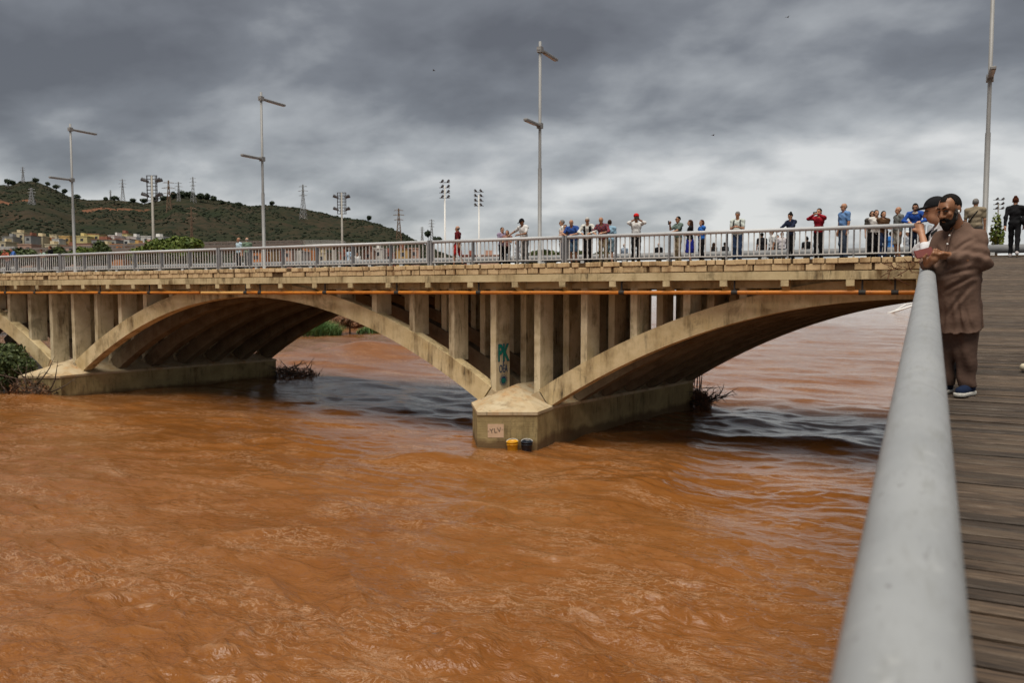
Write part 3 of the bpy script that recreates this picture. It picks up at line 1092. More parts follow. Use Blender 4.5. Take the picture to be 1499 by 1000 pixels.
# ------------------------------------------------------------------ BACKGROUND: viaduct, masts, pylons, town
M['via'] = simple('viaduct_concrete', (0.40, 0.385, 0.35), (0.30, 0.285, 0.255), 0.6, 0.9)
via = empty('viaduct', (0, 0, 0))
tag(via, 'pale concrete road viaduct with a slotted parapet, below the hill at left', 'viaduct')
vp = [(-260, 375, 95), (-60, 371, 105), (60, 366, 116), (180, 361, 130), (300, 357.5, 150), (370, 356, 170), (444, 354.5, 205), (485, 354.5, 245), (503, 355.5, 290), (505, 359, 360)]
ctrl = [at_d(x, y - 2.5, d) for x, y, d in vp]
path = []
for i in range(len(ctrl) - 1):
    p0, p1, p2, p3 = ctrl[max(i - 1, 0)], ctrl[i], ctrl[i + 1], ctrl[min(i + 2, len(ctrl) - 1)]
    for k in range(8):
        t = k / 8
        path.append(0.5 * ((2 * p1) + (p2 - p0) * t + (2 * p0 - 5 * p1 + 4 * p2 - p3) * t * t + (3 * p1 - p0 - 3 * p2 + p3) * t ** 3))
path.append(ctrl[-1])
mbv, mbt, mbu = MB(), MB(), MB()
for i in range(len(path) - 1):
    a, b = path[i], path[i + 1]
    d = (b - a); d.z = 0; d.normalize()
    s = Vector((-d.y, d.x, 0))
    if s.dot(Vector((FWD.x, FWD.y, 0))) < 0: s = -s
    def seg(mbx, o0, o1, z0, z1):
        q = [a + s * o0, a + s * o1, b + s * o1, b + s * o0]
        vs_ = [(p.x, p.y, p.z + z0) for p in q] + [(p.x, p.y, p.z + z1) for p in q]
        mbx.add(vs_, [(0, 1, 2, 3), (7, 6, 5, 4), (0, 3, 7, 4), (1, 2, 6, 5), (0, 1, 5, 4), (3, 2, 6, 7)])
    seg(mbv, 0.5, 9, -1.55, -0.96)
    seg(mbt, 0, 0.3, -0.22, 0.10)
    seg(mbt, -0.05, 0.4, -0.95, -0.45)
    seg(mbu, 1.2, 7.5, -2.4, -1.56)
mbv.build('road_slab', M['via'], via)
mbt.build('parapet_rail', M['via'], via)
mbu.build('box_girder', M['inner_shade'], via)
acc, nxt = 0.0, 0.0
pp_me = MB().box(-0.16, 0.16, -0.02, 0.24, -0.60, -0.03).mesh('parapet_post', M['via'])
pn_me = MB().box(-0.75, 0.75, 0.06, 0.14, -0.38, -0.16).mesh('parapet_panel', M['via'])
for i in range(len(path) - 1):
    a, b = path[i], path[i + 1]
    ln_ = (b - a).length
    while nxt < acc + ln_:
        p = a.lerp(b, (nxt - acc) / ln_)
        o = link('parapet_post', pp_me, via)
        o.location = p
        o.rotation_euler = (0, 0, math.atan2(b.y - a.y, b.x - a.x))
        q = a.lerp(b, min(1, (nxt - acc + 1.2) / ln_))
        o = link('parapet_panel', pn_me, via)
        o.location = q
        o.rotation_euler = (0, 0, math.atan2(b.y - a.y, b.x - a.x))
        nxt += 2.4
    acc += ln_
for k in (6, 16, 26, 36, 46, 56):
    p = path[k]
    MB().tube([(p.x + FWD.x * 4, p.y + FWD.y * 4, -5), (p.x + FWD.x * 4, p.y + FWD.y * 4, p.z - 2.3)], 0.8, 12).build('support_column', M['via'], via, True)

steel_far = simple('mast_steel', (0.30, 0.285, 0.25), (0.24, 0.225, 0.20), 1, 0.6)
steel_dk = simple('flood_lamp_dark', (0.05, 0.05, 0.055), (0.08, 0.08, 0.085), 2, 0.6)
galv = simple('pylon_steel', (0.30, 0.30, 0.30), (0.22, 0.22, 0.225), 1, 0.6)
rusty = simple('pylon_brown', (0.20, 0.13, 0.08), (0.14, 0.09, 0.06), 1, 0.7)


def floodlight_tower(px, ytop, d, label):
    """mast with a caged head: two rings of lamps"""
    top = at_d(px, ytop, d)
    t = empty('floodlight_mast', (top.x, top.y, -3))
    t.rotation_euler = (0, 0, YAW)
    tag(t, label, 'floodlight', 'floodlight masts behind the bridge')
    H = top.z + 3
    MB().tube([(0, 0, 0), (0, 0, H)], [0.34, 0.16], 12).build('mast', steel_far, t, True)
    cg = MB()
    for sx in (-1, 1):
        cg.tube([(sx * 0.85, 0, H - 4.3), (sx * 0.85, 0, H)], 0.09, 6)
        cg.tube([(sx * 0.4, .5, H - 4.3), (sx * 0.4, .5, H)], 0.06, 6)
    for z in np.linspace(H - 4.3, H, 8):
        cg.box(-0.95, 0.95, -0.06, 0.06, z - 0.06, z + 0.06)
    cg.build('cage', steel_dk, t)
    for z in (H - 0.9, H - 3.4):
        for sx in (-1, 1):
            for dy in (-0.4, 0.4):
                lm = MB().tube([(sx * 0.75, dy, z - 0.1), (sx * 1.6, dy, z + 0.25)], [0.16, 0.34], 8)
                lm.build('flood_lamp', steel_dk, t)


def slim_floodlight(px, ytop, d, label, side=1, pale=True, rows=4, wide=1.0):
    top = at_d(px, ytop, d)
    t = empty('floodlight_mast', (top.x, top.y, -3))
    t.rotation_euler = (0, 0, YAW)
    tag(t, label, 'floodlight', 'floodlight masts behind the bridge')
    H = top.z + 3
    MB().tube([(0, 0, 0), (0, 0, H - 1.0)], [0.24, 0.13], 10).build('mast', M['white'] if pale else steel_far, t, True)
    for r_ in range(rows):
        z = H - 0.35 - r_ * 0.95
        br = MB().box(-1.0 * wide, 1.0 * wide, -0.06, 0.06, z - 0.09, z + 0.02).build('crossbar', steel_dk, t)
        for k in range(2):
            x = (-0.55 + 1.1 * k) * wide
            MB().tube([(x - .1 * side, -.1, z + 0.0), (x + 0.28 * side, -0.5, z + 0.30)], [0.12, 0.24], 8).build('flood_lamp', steel_dk, br)


floodlight_tower(222, 257, 140, 'tall floodlight mast with a caged head before the wooded hilltop')
floodlight_tower(500, 282, 165, 'floodlight mast with a caged head at the low right end of the hill')
slim_floodlight(651, 264, 150, 'slim white floodlight mast, the taller of the two right of the hill', 1)
slim_floodlight(701, 278, 165, 'slim white floodlight mast, the shorter of the two right of the hill', -1)
slim_floodlight(1462, 290, 170, 'dark floodlight mast with a wide lamp frame at the far right', 1, False, 3, 1.1)


def pylon(px, ytop, ybot, d, label, m_, arms=3, w=0.16, thick=0.28):
    a, b = at_d(px, ytop, d), at_d(px, ybot, d)
    H = a.z - b.z
    t = empty('power_pylon', (b.x, b.y, b.z - 2))
    t.rotation_euler = (0, 0, YAW + random.uniform(-.3, .3))
    tag(t, label, 'pylon', 'power pylons on the hill')
    H += 2
    W = H * w
    mb_ = MB()
    n = 8
    def hw(f): return W / 2 * (1 - f) ** 1.3 * 0.92 + W * 0.05
    for sx in (-1, 1):
        for sy in (-1, 1):
            mb_.tube([(sx * hw(f), sy * hw(f), f * H) for f in np.linspace(0, 1, n + 1)], thick, 4)
    for i in range(n):
        f0, f1 = i / n, (i + 1) / n
        for s in (-1, 1):
            mb_.tube([(-hw(f0), s * hw(f0), f0 * H), (hw(f1), s * hw(f1), f1 * H)], thick * 0.55, 4)
            mb_.tube([(hw(f0), s * hw(f0), f0 * H), (-hw(f1), s * hw(f1), f1 * H)], thick * 0.55, 4)
            mb_.tube([(s * hw(f0), -hw(f0), f0 * H), (s * hw(f1), hw(f1), f1 * H)], thick * 0.55, 4)
        mb_.tube([(-hw(f1), 0, f1 * H), (hw(f1), 0, f1 * H)], thick * 0.5, 4)
    mb_.build('lattice_tower', m_, t)
    for k in range(arms):
        z = H * (0.94 - 0.13 * k)
        wl_ = H * (0.13 + 0.03 * (k == 1))
        ar = MB()
        ar.tube([(-wl_, 0, z), (0, 0, z + H * 0.035), (wl_, 0, z)], thick * 0.6, 4)
        ar.tube([(-wl_, 0, z), (wl_, 0, z)], thick * 0.6, 4)
        ar.build('cross_arm', m_, t)


for a in ((12, 262, 292, 1250, 'small pylon cut by the left edge of the hilltop', galv),
          (47, 275, 306, 800, 'broad grey pylon standing low on the left slope', galv, 3, 0.34, 0.32),
          (34, 244, 268, 1270, 'tall pylon on the dark left summit', galv),
          (162, 278, 293, 1300, 'tiny distant pylon in the saddle of the hill', galv),
          (180, 262, 296, 1250, 'slender pylon rising from the saddle of the hill', galv),
          (248, 264, 322, 800, 'brownish pylon right of the caged floodlight mast', rusty),
          (262, 266, 302, 1150, 'grey pylon between two others below the wooded crest', galv),
          (283, 259, 297, 1150, 'tallest pylon on the wooded crest', galv),
          (281, 302, 353, 420, 'rusty pole pylon in front of the brown slope', rusty, 3, 0.06, 0.2),
          (444, 270, 318, 900, 'slender pylon on the bare ridge above the viaduct', galv),
          (584, 305, 354, 620, 'pylon with three broad arms at the right foot of the hill', rusty, 3, 0.17, 0.22),
          (618, 332, 352, 900, 'small pylon just left of the lone pine', galv),
          (632, 321, 352, 950, 'slender pylon behind the lone pine', galv)):
    pylon(*a)


# --- trees
def leaf_cloud(n, lobes, size, flat=0.6, seed=0, shell=0.75):
    """n small leaf quads spread through ellipsoid lobes [(cx,cy,cz,rx,ry,rz)]"""
    r = np.random.default_rng(seed)
    L_ = np.array(lobes, float)
    wts = L_[:, 3] * L_[:, 4] * L_[:, 5]
    pick = r.choice(len(L_), n, p=wts / wts.sum())
    u = r.normal(size=(n, 3))
    u /= np.linalg.norm(u, axis=1)[:, None]
    rad = shell + (1 - shell) * r.random(n) ** 0.5
    rad *= 1 + 0.13 * np.sin(u[:, 0] * 7 + pick) * np.sin(u[:, 1] * 6 + u[:, 2] * 5)
    c = L_[pick, :3] + u * rad[:, None] * L_[pick, 3:6]
    nrm = u + r.normal(size=(n, 3)) * flat
    nrm /= np.linalg.norm(nrm, axis=1)[:, None]
    t = np.cross(nrm, r.normal(size=(n, 3)))
    t /= np.linalg.norm(t, axis=1)[:, None]
    b = np.cross(nrm, t)
    s = size * (0.6 + 0.8 * r.random(n))[:, None]
    V = np.stack([c - t * s, c + b * s * 0.55, c + t * s, c - b * s * 0.55], 1).reshape(-1, 3)
    F = np.arange(4 * n).reshape(n, 4)
    return V, F


def tree(name, label, loc, lobes, n, size, mat_, trunk, group=None, limbs=4, seed=1, shell=0.72):
    t = empty(name, loc)
    tag(t, label, 'tree', group)
    V, F = leaf_cloud(n, lobes, size, seed=seed, shell=shell)
    link('crown', np_mesh('crown', V, F), t, mat_)
    tm = MB()
    tm.tube([(0, 0, -1.5), (trunk * 0.3, 0, lobes[0][2] * 0.5), (lobes[0][0], lobes[0][1], lobes[0][2])], [trunk, trunk * 0.75, trunk * 0.3], 8)
    for l in lobes[1:limbs + 1]:
        tm.tube([(trunk * .3, 0, lobes[0][2] * 0.55), (l[0] * 0.6, l[1] * 0.6, (l[2] + lobes[0][2] * .6) / 2), (l[0], l[1], l[2])], [trunk * 0.45, trunk * 0.3, trunk * 0.1], 6)
    tm.build('trunk', M['bark'], t, True)
    return t


def wtree(px, ytop, ybase, d, wpx, label, mat_, n, seed, name='tree', group=None, size=0.22):
    top, bs = at_d(px, ytop, d), at_d(px, ybase, d)
    H = top.z - bs.z
    W = wpx * d / FPX / 2
    r = random.Random(seed)
    lobes = [(0, 0, H * 0.6, W * 0.62, W * 0.5, H * 0.40)]
    for k in range(7):
        a = r.uniform(0, 6.28)
        lobes.append((math.cos(a) * W * 0.6, math.sin(a) * W * 0.5, H * r.uniform(0.4, 0.72), W * r.uniform(.28, .45), W * r.uniform(.28, .45), H * r.uniform(.2, .3)))
    return tree(name, label, (bs.x, bs.y, bs.z), lobes, n, size, mat_, max(0.1, W * 0.06), group, seed=seed)


wtree(262, 346, 392, 78, 92, 'bright green round tree right behind the railing, below the caged floodlight mast', M['leaf_bright'], 6500, 5, size=0.2)
wtree(222, 358, 392, 82, 70, 'low green bush left of the bright round tree behind the railing', M['leaf_bright'], 4000, 6, size=0.2)
wtree(147, 353, 395, 84, 36, 'dark green tree behind the railing right of the leftmost lamp post', M['leaf'], 3500, 7, size=0.2)
wtree(120, 362, 395, 80, 46, 'yellow green bush behind the railing around the leftmost lamp post', M['leaf_bright'], 3500, 8, size=0.2)
wtree(86, 362, 395, 82, 40, 'green bush behind the railing left of the leftmost lamp post', M['leaf'], 3200, 9, size=0.2)
wtree(30, 364, 395, 84, 60, 'dark bush behind the railing at the far left edge', M['leaf'], 3000, 10, size=0.2)
for i, (px_, yt, w_) in enumerate(((800, 366, 60), (846, 367, 34), (880, 369, 50))):
    wtree(px_, yt, 392, 130, w_, ['distant dark tree seen through the railing below the middle lamp post', 'small distant tree seen through the railing right of the middle lamp post', 'low distant tree seen through the railing behind the leaning men'][i], M['leaf'], 1500, 20 + i, size=0.35)
wtree(1457, 312, 375, 58, 22, 'thin sapling with sparse yellow green leaves behind the ramp at right', M['leaf_bright'], 420, 31, 'sapling', size=0.14)


def pine(px, ytop, ybase, d, wpx, label, seed):
    top, bs = at_d(px, ytop, d), at_d(px, ybase, d)
    H = top.z - bs.z
    W = wpx * d / FPX / 2
    r = random.Random(seed)
    lobes = [(0, 0, H * 0.72, W * 0.7, W * 0.7, H * 0.26)] + [(r.uniform(-.6, .6) * W, r.uniform(-.5, .5) * W, H * r.uniform(.6, .8), W * .42, W * .42, H * .2) for _ in range(5)]
    tree('pine_tree', label, (bs.x, bs.y, bs.z), lobes, 520, H * 0.085, M['pine'], max(.25, W * .07), 'umbrella pines along the hill crest', seed=seed, shell=0.4)


pn = [(13, 262, 275, 14), (20, 264, 274, 8), (52, 260, 270, 12), (70, 266, 274, 7), (82, 270, 280, 12), (95, 276, 287, 10), (112, 284, 293, 12),
      (155, 288, 297, 10), (168, 286, 297, 14), (195, 290, 300, 12), (212, 290, 302, 14), (228, 287, 300, 12), (240, 286, 298, 14),
      (254, 280, 296, 10), (268, 279, 296, 16), (279, 280, 296, 13), (294, 282, 298, 14), (304, 283, 298, 12), (312, 286, 299, 12), (325, 293, 302, 8),
      (350, 296, 304, 12), (398, 294, 303, 10), (540, 315, 327, 8), (627, 337, 353, 10), (641, 346, 360, 14)]
where = ['at the left edge of the crest', 'on the crest near the left edge', 'on the dark left summit', 'just right of the left summit', 'left of the leftmost lamp post on the crest',
         'beside the leftmost lamp post on the crest', 'right of the leftmost lamp post on the crest', 'in the saddle, left of the slender pylon', 'in the saddle beside the slender pylon', 'right of the slender pylon',
         'left of the caged floodlight mast', 'right of the caged floodlight mast', 'left of the brownish pylon', 'between the brownish pylon and the grey one', 'right of the grey pylon',
         'left of the tallest pylon', 'right of the tallest pylon', 'on the wooded crest, second right of the tallest pylon', 'on the wooded crest, third right of the tallest pylon', 'at the right end of the wooded crest',
         'left of the second lamp post on the ridge', 'right of the second lamp post on the ridge', 'alone on the falling ridge right of the caged mast', 'standing alone at the foot of the hill', 'at the very right foot of the hill']
for i, (a, b, c, w_) in enumerate(pn):
    pine(a, b, c + 1.5, 1180 if i < 23 else 700, w_, 'dark umbrella pine ' + where[i], 100 + i)

# scrub bushes on the hillside: one mass
r = np.random.default_rng(5)
nS = 24000
sf = r.uniform(360, 1290, nS)
sr = r.uniform(-1000, 120, nS) * (0.35 + 0.65 * sf / 1300)
keep = fbm(sr / 90, sf / 120, 3, 77) + 0.35 * r.random(nS) > 0.10
sr, sf = sr[keep], sf[keep]
sz = ground_z(sr, sf)
ico = np.array([(0, 0, 1), (.89, 0, .45), (.28, .85, .45), (-.72, .53, .45), (-.72, -.53, .45), (.28, -.85, .45),
                (.72, .53, -.45), (-.28, .85, -.45), (-.89, 0, -.45), (-.28, -.85, -.45), (.72, -.53, -.45), (0, 0, -1)])
icf = np.array([(0, 1, 2), (0, 2, 3), (0, 3, 4), (0, 4, 5), (0, 5, 1), (1, 6, 2), (2, 7, 3), (3, 8, 4), (4, 9, 5), (5, 10, 1),
                (2, 6, 7), (3, 7, 8), (4, 8, 9), (5, 9, 10), (1, 10, 6), (11, 7, 6), (11, 8, 7), (11, 9, 8), (11, 10, 9), (11, 6, 10)])
n = len(sr)
sc_ = (0.5 + 1.1 * r.random(n) ** 2) * (0.5 + 0.5 * sf / 1000)
V = ico[None] * sc_[:, None, None] * (0.7 + 0.6 * r.random((n, 12, 1))) * np.array([1.3, 1.3, 0.9])
ctrp = np.stack([RGT.x * sr + FWD.x * sf, RGT.y * sr + FWD.y * sf, sz + 0.3 * sc_], -1)
V = (V + ctrp[:, None, :]).reshape(-1, 3)
F = (icf[None] + 12 * np.arange(n)[:, None, None]).reshape(-1, 3)
so = link('scrub', np_mesh('scrub', V, F), None, leafmat('scrub_green', (0.010, 0.016, 0.008), (0.020, 0.027, 0.012), 0.9))
tag(so, 'dark green scrub bushes scattered over the brown hillside', 'scrub', kind='stuff')

# --- town
wall_cols = {'cream': (0.58, 0.50, 0.34), 'white': (0.66, 0.65, 0.62), 'orange': (0.52, 0.20, 0.07), 'grey': (0.32, 0.32, 0.31), 'yellow': (0.62, 0.52, 0.25), 'pink': (0.52, 0.33, 0.25), 'red': (0.36, 0.12, 0.08), 'ochre': (0.50, 0.33, 0.13)}
WM = {k: simple('plaster_' + k, c, tuple(x * 0.8 for x in c), 0.4, 0.9, objvar=0.08) for k, c in wall_cols.items()}
roofm = simple('roof_tiles', (0.30, 0.14, 0.09), (0.20, 0.09, 0.06), 0.8, 0.9)
winm = simple('window_dark', (0.035, 0.04, 0.05), (0.06, 0.06, 0.065), 1, 0.35)
unit_win = MB().box(-0.5, 0.5, -0.06, 0.04, -0.5, 0.5).mesh('window', winm)
place_words = {}


def building(x0, x1, ytop, ybot, d, colr, label):
    a, b = at_d(x0, ybot, d), at_d(x1, ytop, d)
    W = (x1 - x0) * d / FPX
    H = b.z - a.z
    c = at_d((x0 + x1) / 2, ybot, d)
    t = empty('house', (c.x, c.y, c.z - 6))
    t.rotation_euler = (0, 0, YAW + random.uniform(-.12, .12))
    tag(t, label, 'building', 'town houses under the hill')
    H += 6
    D = random.uniform(8, 13)
    MB().box(-W / 2, W / 2, 0, D, 0, H).build('wall', WM[colr], t)
    rf = MB()
    rf.box(-W / 2 - .2, W / 2 + .2, -0.2, D + .2, H + .01, H + .35)
    if random.random() < 0.55:
        q = random.uniform(-W / 4, W / 4)
        rf.box(q - W * .16, q + W * .16, D * .3, D * .7, H + .36, H + 2.1)
    rf.build('roof', roofm if random.random() < 0.25 else WM[colr], t)
    nw = max(1, int(W / 3.0))
    fl = max(1, min(3, int((H - 5) / 3.0)))
    for f in range(fl):
        for k in range(nw):
            o = link('window', unit_win, t)
            o.location = ((k + .5) * W / nw - W / 2, -0.0, H - 1.9 - 3.0 * f)
            o.scale = (min(1.5, W / nw * .45), 1, 1.4)


bd = [(0, 9, 354, 378, 'cream', 'cream house at the left edge of the town'), (4, 19, 347, 376, 'grey', 'grey flat block near the left edge of the town'),
      (19, 36, 341, 376, 'cream', 'tall cream block left in the town, its top above the neighbours'), (37, 46, 345, 376, 'grey', 'narrow grey house right of the tall cream block'),
      (45, 63, 346, 376, 'cream', 'wide low cream house right of the narrow grey one'), (65, 80, 349, 377, 'orange', 'orange house left of the leftmost lamp post'),
      (78, 87, 350, 377, 'white', 'white house front between two orange houses'), (87, 103, 346, 377, 'ochre', 'ochre block just left of the leftmost lamp post'),
      (73, 84, 344, 362, 'cream', 'pale house peeping over the orange house'), (27, 46, 358, 380, 'pink', 'low pink house in the front row, left in the town'),
      (1, 22, 362, 382, 'white', 'low white house front at the bottom left of the town'), (66, 84, 358, 380, 'cream', 'cream front row house below the orange house'),
      (90, 108, 360, 381, 'pink', 'pink front row house beside the leftmost lamp post'), (113, 128, 346, 377, 'yellow', 'yellow house right of the leftmost lamp post'),
      (129, 146, 343, 377, 'yellow', 'tall yellow block right of the leftmost lamp post'), (135, 170, 351, 378, 'grey', 'long grey shed roof in the middle of the town'),
      (112, 134, 357, 380, 'pink', 'long pink terrace in the front row'), (147, 162, 358, 380, 'cream', 'cream front row house below the grey shed'),
      (159, 168, 345, 372, 'white', 'small white house above the grey shed'), (170, 190, 350, 378, 'white', 'white house right of the grey shed'),
      (173, 187, 342, 370, 'yellow', 'tall yellow block in the right half of the town'), (162, 180, 358, 381, 'orange', 'brick orange house in the front row'),
      (186, 200, 347, 377, 'white', 'white house right of the tall yellow block'), (188, 204, 357, 380, 'ochre', 'ochre front row house right of the brick one'),
      (207, 221, 346, 374, 'white', 'big white block left of the caged floodlight mast'), (222, 240, 347, 374, 'white', 'big white block right of the caged floodlight mast'),
      (204, 222, 356, 379, 'pink', 'low pink house left of the caged floodlight mast')]
for i, (x0, x1, yt, yb, c_, lb) in enumerate(bd):
    building(x0, x1, yt, yb, (400 if yt > 354 else 440) + (i % 3) * 9 - (10 if x1 - x0 > 18 else 0), c_, lb)
bd2 = [(366, 384, 'orange'), (384, 398, 'ochre'), (398, 412, 'red'), (414, 428, 'pink'), (429, 442, 'white'), (444, 462, 'orange'), (464, 478, 'cream'), (496, 512, 'red'), (514, 528, 'cream'), (530, 546, 'pink'),
       (548, 560, 'white'), (562, 578, 'red'), (580, 598, 'ochre'), (600, 614, 'pink'), (676, 694, 'red'), (700, 730, 'pink')]
bdl = ['first from the left', 'second from the left', 'third from the left', 'fourth from the left', 'fifth from the left', 'sixth from the left', 'seventh from the left', 'eighth from the left', 'ninth from the left', 'tenth from the left',
       'eleventh from the left', 'twelfth from the left', 'thirteenth from the left', 'fourteenth from the left', 'behind the man in dark red', 'right of the red shorts']
for i, (x0, x1, c_) in enumerate(bd2):
    building(x0, x1, random.uniform(364, 371) if i < 14 else 374, 396, 300 + (i % 3) * 8, c_, '%s house through the railing right of the second lamp, %s' % (c_, bdl[i]))

# --- birds
for px_, py_, lb in ((635, 103, 'tiny dark bird in the sky left of the middle lamp post'), (1044, 198, 'tiny dark bird in the sky above the people right of the middle'), (1153, 25, 'tiny dark bird high in the sky at right')):
    p = at_d(px_, py_, 70)
    bdm = MB()
    bdm.tube([(-0.14, 0, 0), (0, 0, 0.01), (0.13, 0, 0)], [0.01, 0.035, 0.012], 6)
    b = empty('bird', p)
    b.rotation_euler = (0, 0, YAW + random.uniform(-.6, .6))
    tag(b, lb, 'bird', 'birds in the sky')
    bdm.build('body', steel_dk, b, True)
    for s in (-1, 1):
        MB().add([(-.05, 0, .02), (.06, 0, .02), (.03, s * .16, .09), (-.03, s * .16, .09), (-.05, s * .34, .03)], [(0, 1, 2, 3), (3, 2, 4)]).build('wing', steel_dk, b)

# ------------------------------------------------------------------ RIVERSIDE: reeds, brush, drift piles, buckets
def blades(n, c0, rx, ry, h0, h1, seed, bend=0.5, w=0.05, ang=0.0):
    r = np.random.default_rng(seed)
    a = r.random(n) * 2 * np.pi
    q = np.sqrt(r.random(n))
    lx, ly = np.cos(a) * q * rx, np.sin(a) * q * ry
    x = c0.x + lx * math.cos(ang) - ly * math.sin(ang)
    y = c0.y + lx * math.sin(ang) + ly * math.cos(ang)
    mound = (1 - q ** 2) * h0
    hh = h1 * (0.6 + 0.6 * r.random(n))
    da = r.random(n) * 2 * np.pi
    dx, dy = np.cos(da), np.sin(da)
    V, F = [], []
    K = 4
    for k in range(K):
        t = k / (K - 1)
        bx = x + dx * bend * hh * t * t
        by = y + dy * bend * hh * t * t
        bz = c0.z + mound + hh * (t - 0.35 * t * t * bend)
        ww = w * (1 - 0.85 * t) * (0.7 + 0.6 * r.random(n))
        V.append(np.stack([bx - dy * ww, by + dx * ww, bz], -1))
        V.append(np.stack([bx + dy * ww, by - dx * ww, bz], -1))
    V = np.stack(V, 1).reshape(-1, 3)
    base_i = (np.arange(n) * 2 * K)[:, None, None]
    f = np.array([[2 * k, 2 * k + 1, 2 * k + 3, 2 * k + 2] for k in range(K - 1)])[None]
    return V, (base_i + f).reshape(-1, 4)


def bank(name, px, py, rx, ry, h, seed, label):
    c = on_Z(px, py, -0.4)
    g = np.linspace(-1, 1, 26)
    X_, Y_ = np.meshgrid(g, g)
    q = X_ ** 2 + Y_ ** 2
    Z = np.maximum(-1.2, h * (1 - q)) + 0.3 * fbm(X_ * 3, Y_ * 3, 3, seed)
    ca, sa = math.cos(YAW), math.sin(YAW)
    px2 = c.x + X_ * rx * 1.15 * ca - Y_ * ry * 1.15 * sa
    py2 = c.y + X_ * rx * 1.15 * sa + Y_ * ry * 1.15 * ca
    idx = np.arange(26 * 26).reshape(26, 26)
    F = np.stack([idx[:-1, :-1], idx[:-1, 1:], idx[1:, 1:], idx[1:, :-1]], -1).reshape(-1, 4)
    o = link(name, np_mesh(name, np.stack([px2, py2, Z - 0.3], -1).reshape(-1, 3), F), None, simple('bank_mud', (0.13, 0.07, 0.035), (0.08, 0.045, 0.025), .5, 0.95, rand=False), True)
    tag(o, label, 'bank', kind='structure')
    return c


c0 = bank('river_bank', 452, 494, 4.2, 5, 1.3, 3, 'muddy bank beyond the left arch')
V, F = blades(4200, Vector((c0.x, c0.y, -0.3)), 4.6, 5, 1.3, 1.7, 4, 0.85, 0.06, YAW)
tag(link('reed_bed', np_mesh('reed_bed', V, F), None, M['reed']), 'green reeds on the bank beyond the left arch', 'reeds', kind='stuff')
c1 = bank('river_bank', 512, 483, 6, 6, 0.8, 5, 'muddy bank with dead brush beyond the left arch')
V, F = blades(2200, Vector((c1.x, c1.y, -0.2)), 6, 6, 1.0, 1.6, 6, 0.7, 0.05, YAW)
tag(link('dead_brush', np_mesh('dead_brush', V, F), None, M['dry']), 'dark dead brush behind the green reeds', 'brush', kind='stuff')
c2 = on_Z(545, 487, 0)
V, F = blades(500, Vector((c2.x, c2.y, -0.2)), 2.4, 1.3, 0.5, 0.9, 7, 0.7, 0.06, YAW)
tag(link('reed_tuft', np_mesh('reed_tuft', V, F), None, M['reed']), 'small green tuft standing in the water right of the reeds', 'reeds')
c3 = on_Z(505, 480, 0)
wtree(512, 462, 482, 118, 44, 'dark leafless looking thicket above the water beyond the left arch', M['dry'], 1800, 44, 'thicket', size=0.3)

stk = []
for k in range(7):
    r_ = random.Random(k)
    p = [Vector((0, 0, 0))]
    d = Vector((1, 0, 0.05))
    for _ in range(5):
        d = (d + Vector((0, r_.uniform(-.3, .3), r_.uniform(-.3, .3)))).normalized()
        p.append(p[-1] + d * 0.42)
    mbs = MB().tube(p, [0.05, 0.045, 0.038, 0.03, 0.02, 0.008], 6)
    for _ in range(4):
        i = r_.randint(1, 4)
        q = p[i]
        e_ = q + Vector((r_.uniform(.1, .5), r_.uniform(-.5, .5), r_.uniform(-.3, .5)))
        mbs.tube([q, (q + e_) / 2 + Vector((0, 0, r_.uniform(-.08, .08))), e_], [0.018, 0.013, 0.005], 5)
    stk.append(mbs.mesh('branch', M['stick'], True))


def drift(loc, rx, ry, h, n, label, seed, up=0.5):
    r_ = random.Random(seed)
    t = empty('driftwood_pile', loc)
    tag(t, label, 'driftwood', 'driftwood caught on the piers')
    for i in range(n):
        o = link('branch', r_.choice(stk), t)
        a = r_.uniform(0, 6.28)
        q = r_.random() ** .5
        o.location = (math.cos(a) * rx * q, math.sin(a) * ry * q, h * (1 - q) * r_.random() + 0.05)
        o.rotation_euler = (r_.uniform(-.6, .6), r_.uniform(-up, up * .4), r_.uniform(0, 6.28))
        s = r_.uniform(0.35, 0.95)
        o.scale = (s, s, s)
    # wet mat of leaves and twigs binding the pile
    V, F = leaf_cloud(2200, [(0, 0, 0.0, rx, ry, h * 0.7), (rx * .4, 0, 0, rx * .7, ry * .6, h * .5)], 0.065, seed=seed, shell=0.35)
    tag(link('twig_mat', np_mesh('twig_mat', V, F), t, M['dry']), kind='stuff')
    return t


dR = Vector(nose[3]) + DV * (LEN + 0.1)
drift((dR.x + 0.2, dR.y + .3, 0.1), 0.65, 0.9, 1.1, 34, 'dark tangle of branches caught on the far end of the graffiti pier', 1)
drift((dR.x - 29.7 + 1.2, dR.y + .6, 0.1), 2.2, 1.5, 1.1, 60, 'brown heap of branches caught on the far end of the left pier', 2)
bp = at_d(44, 575, 43.8)
drift((bp.x, bp.y, 0.32), 1.7, 0.8, 1.3, 60, 'bare tangled branches in the water beside the left pier nose', 3, 0.9)
# hanging reeds on the right pier end
hr = MB()
for i in range(16):
    a = random.uniform(-.4, .5)
    x, y = dR.x + a, dR.y + random.uniform(-.3, .2)
    z = random.uniform(1.5, 2.4)
    hr.tube([(x, y, 0.6), (x + random.uniform(-.1, .2), y, z), (x + random.uniform(-.3, .6), y, z + random.uniform(-.4, .2))], [0.02, 0.016, 0.006], 5)
h_ = hr.build('dead_reeds', M['stick'], None)
tag(h_, 'thin dead canes sticking up at the far end of the graffiti pier', 'canes')

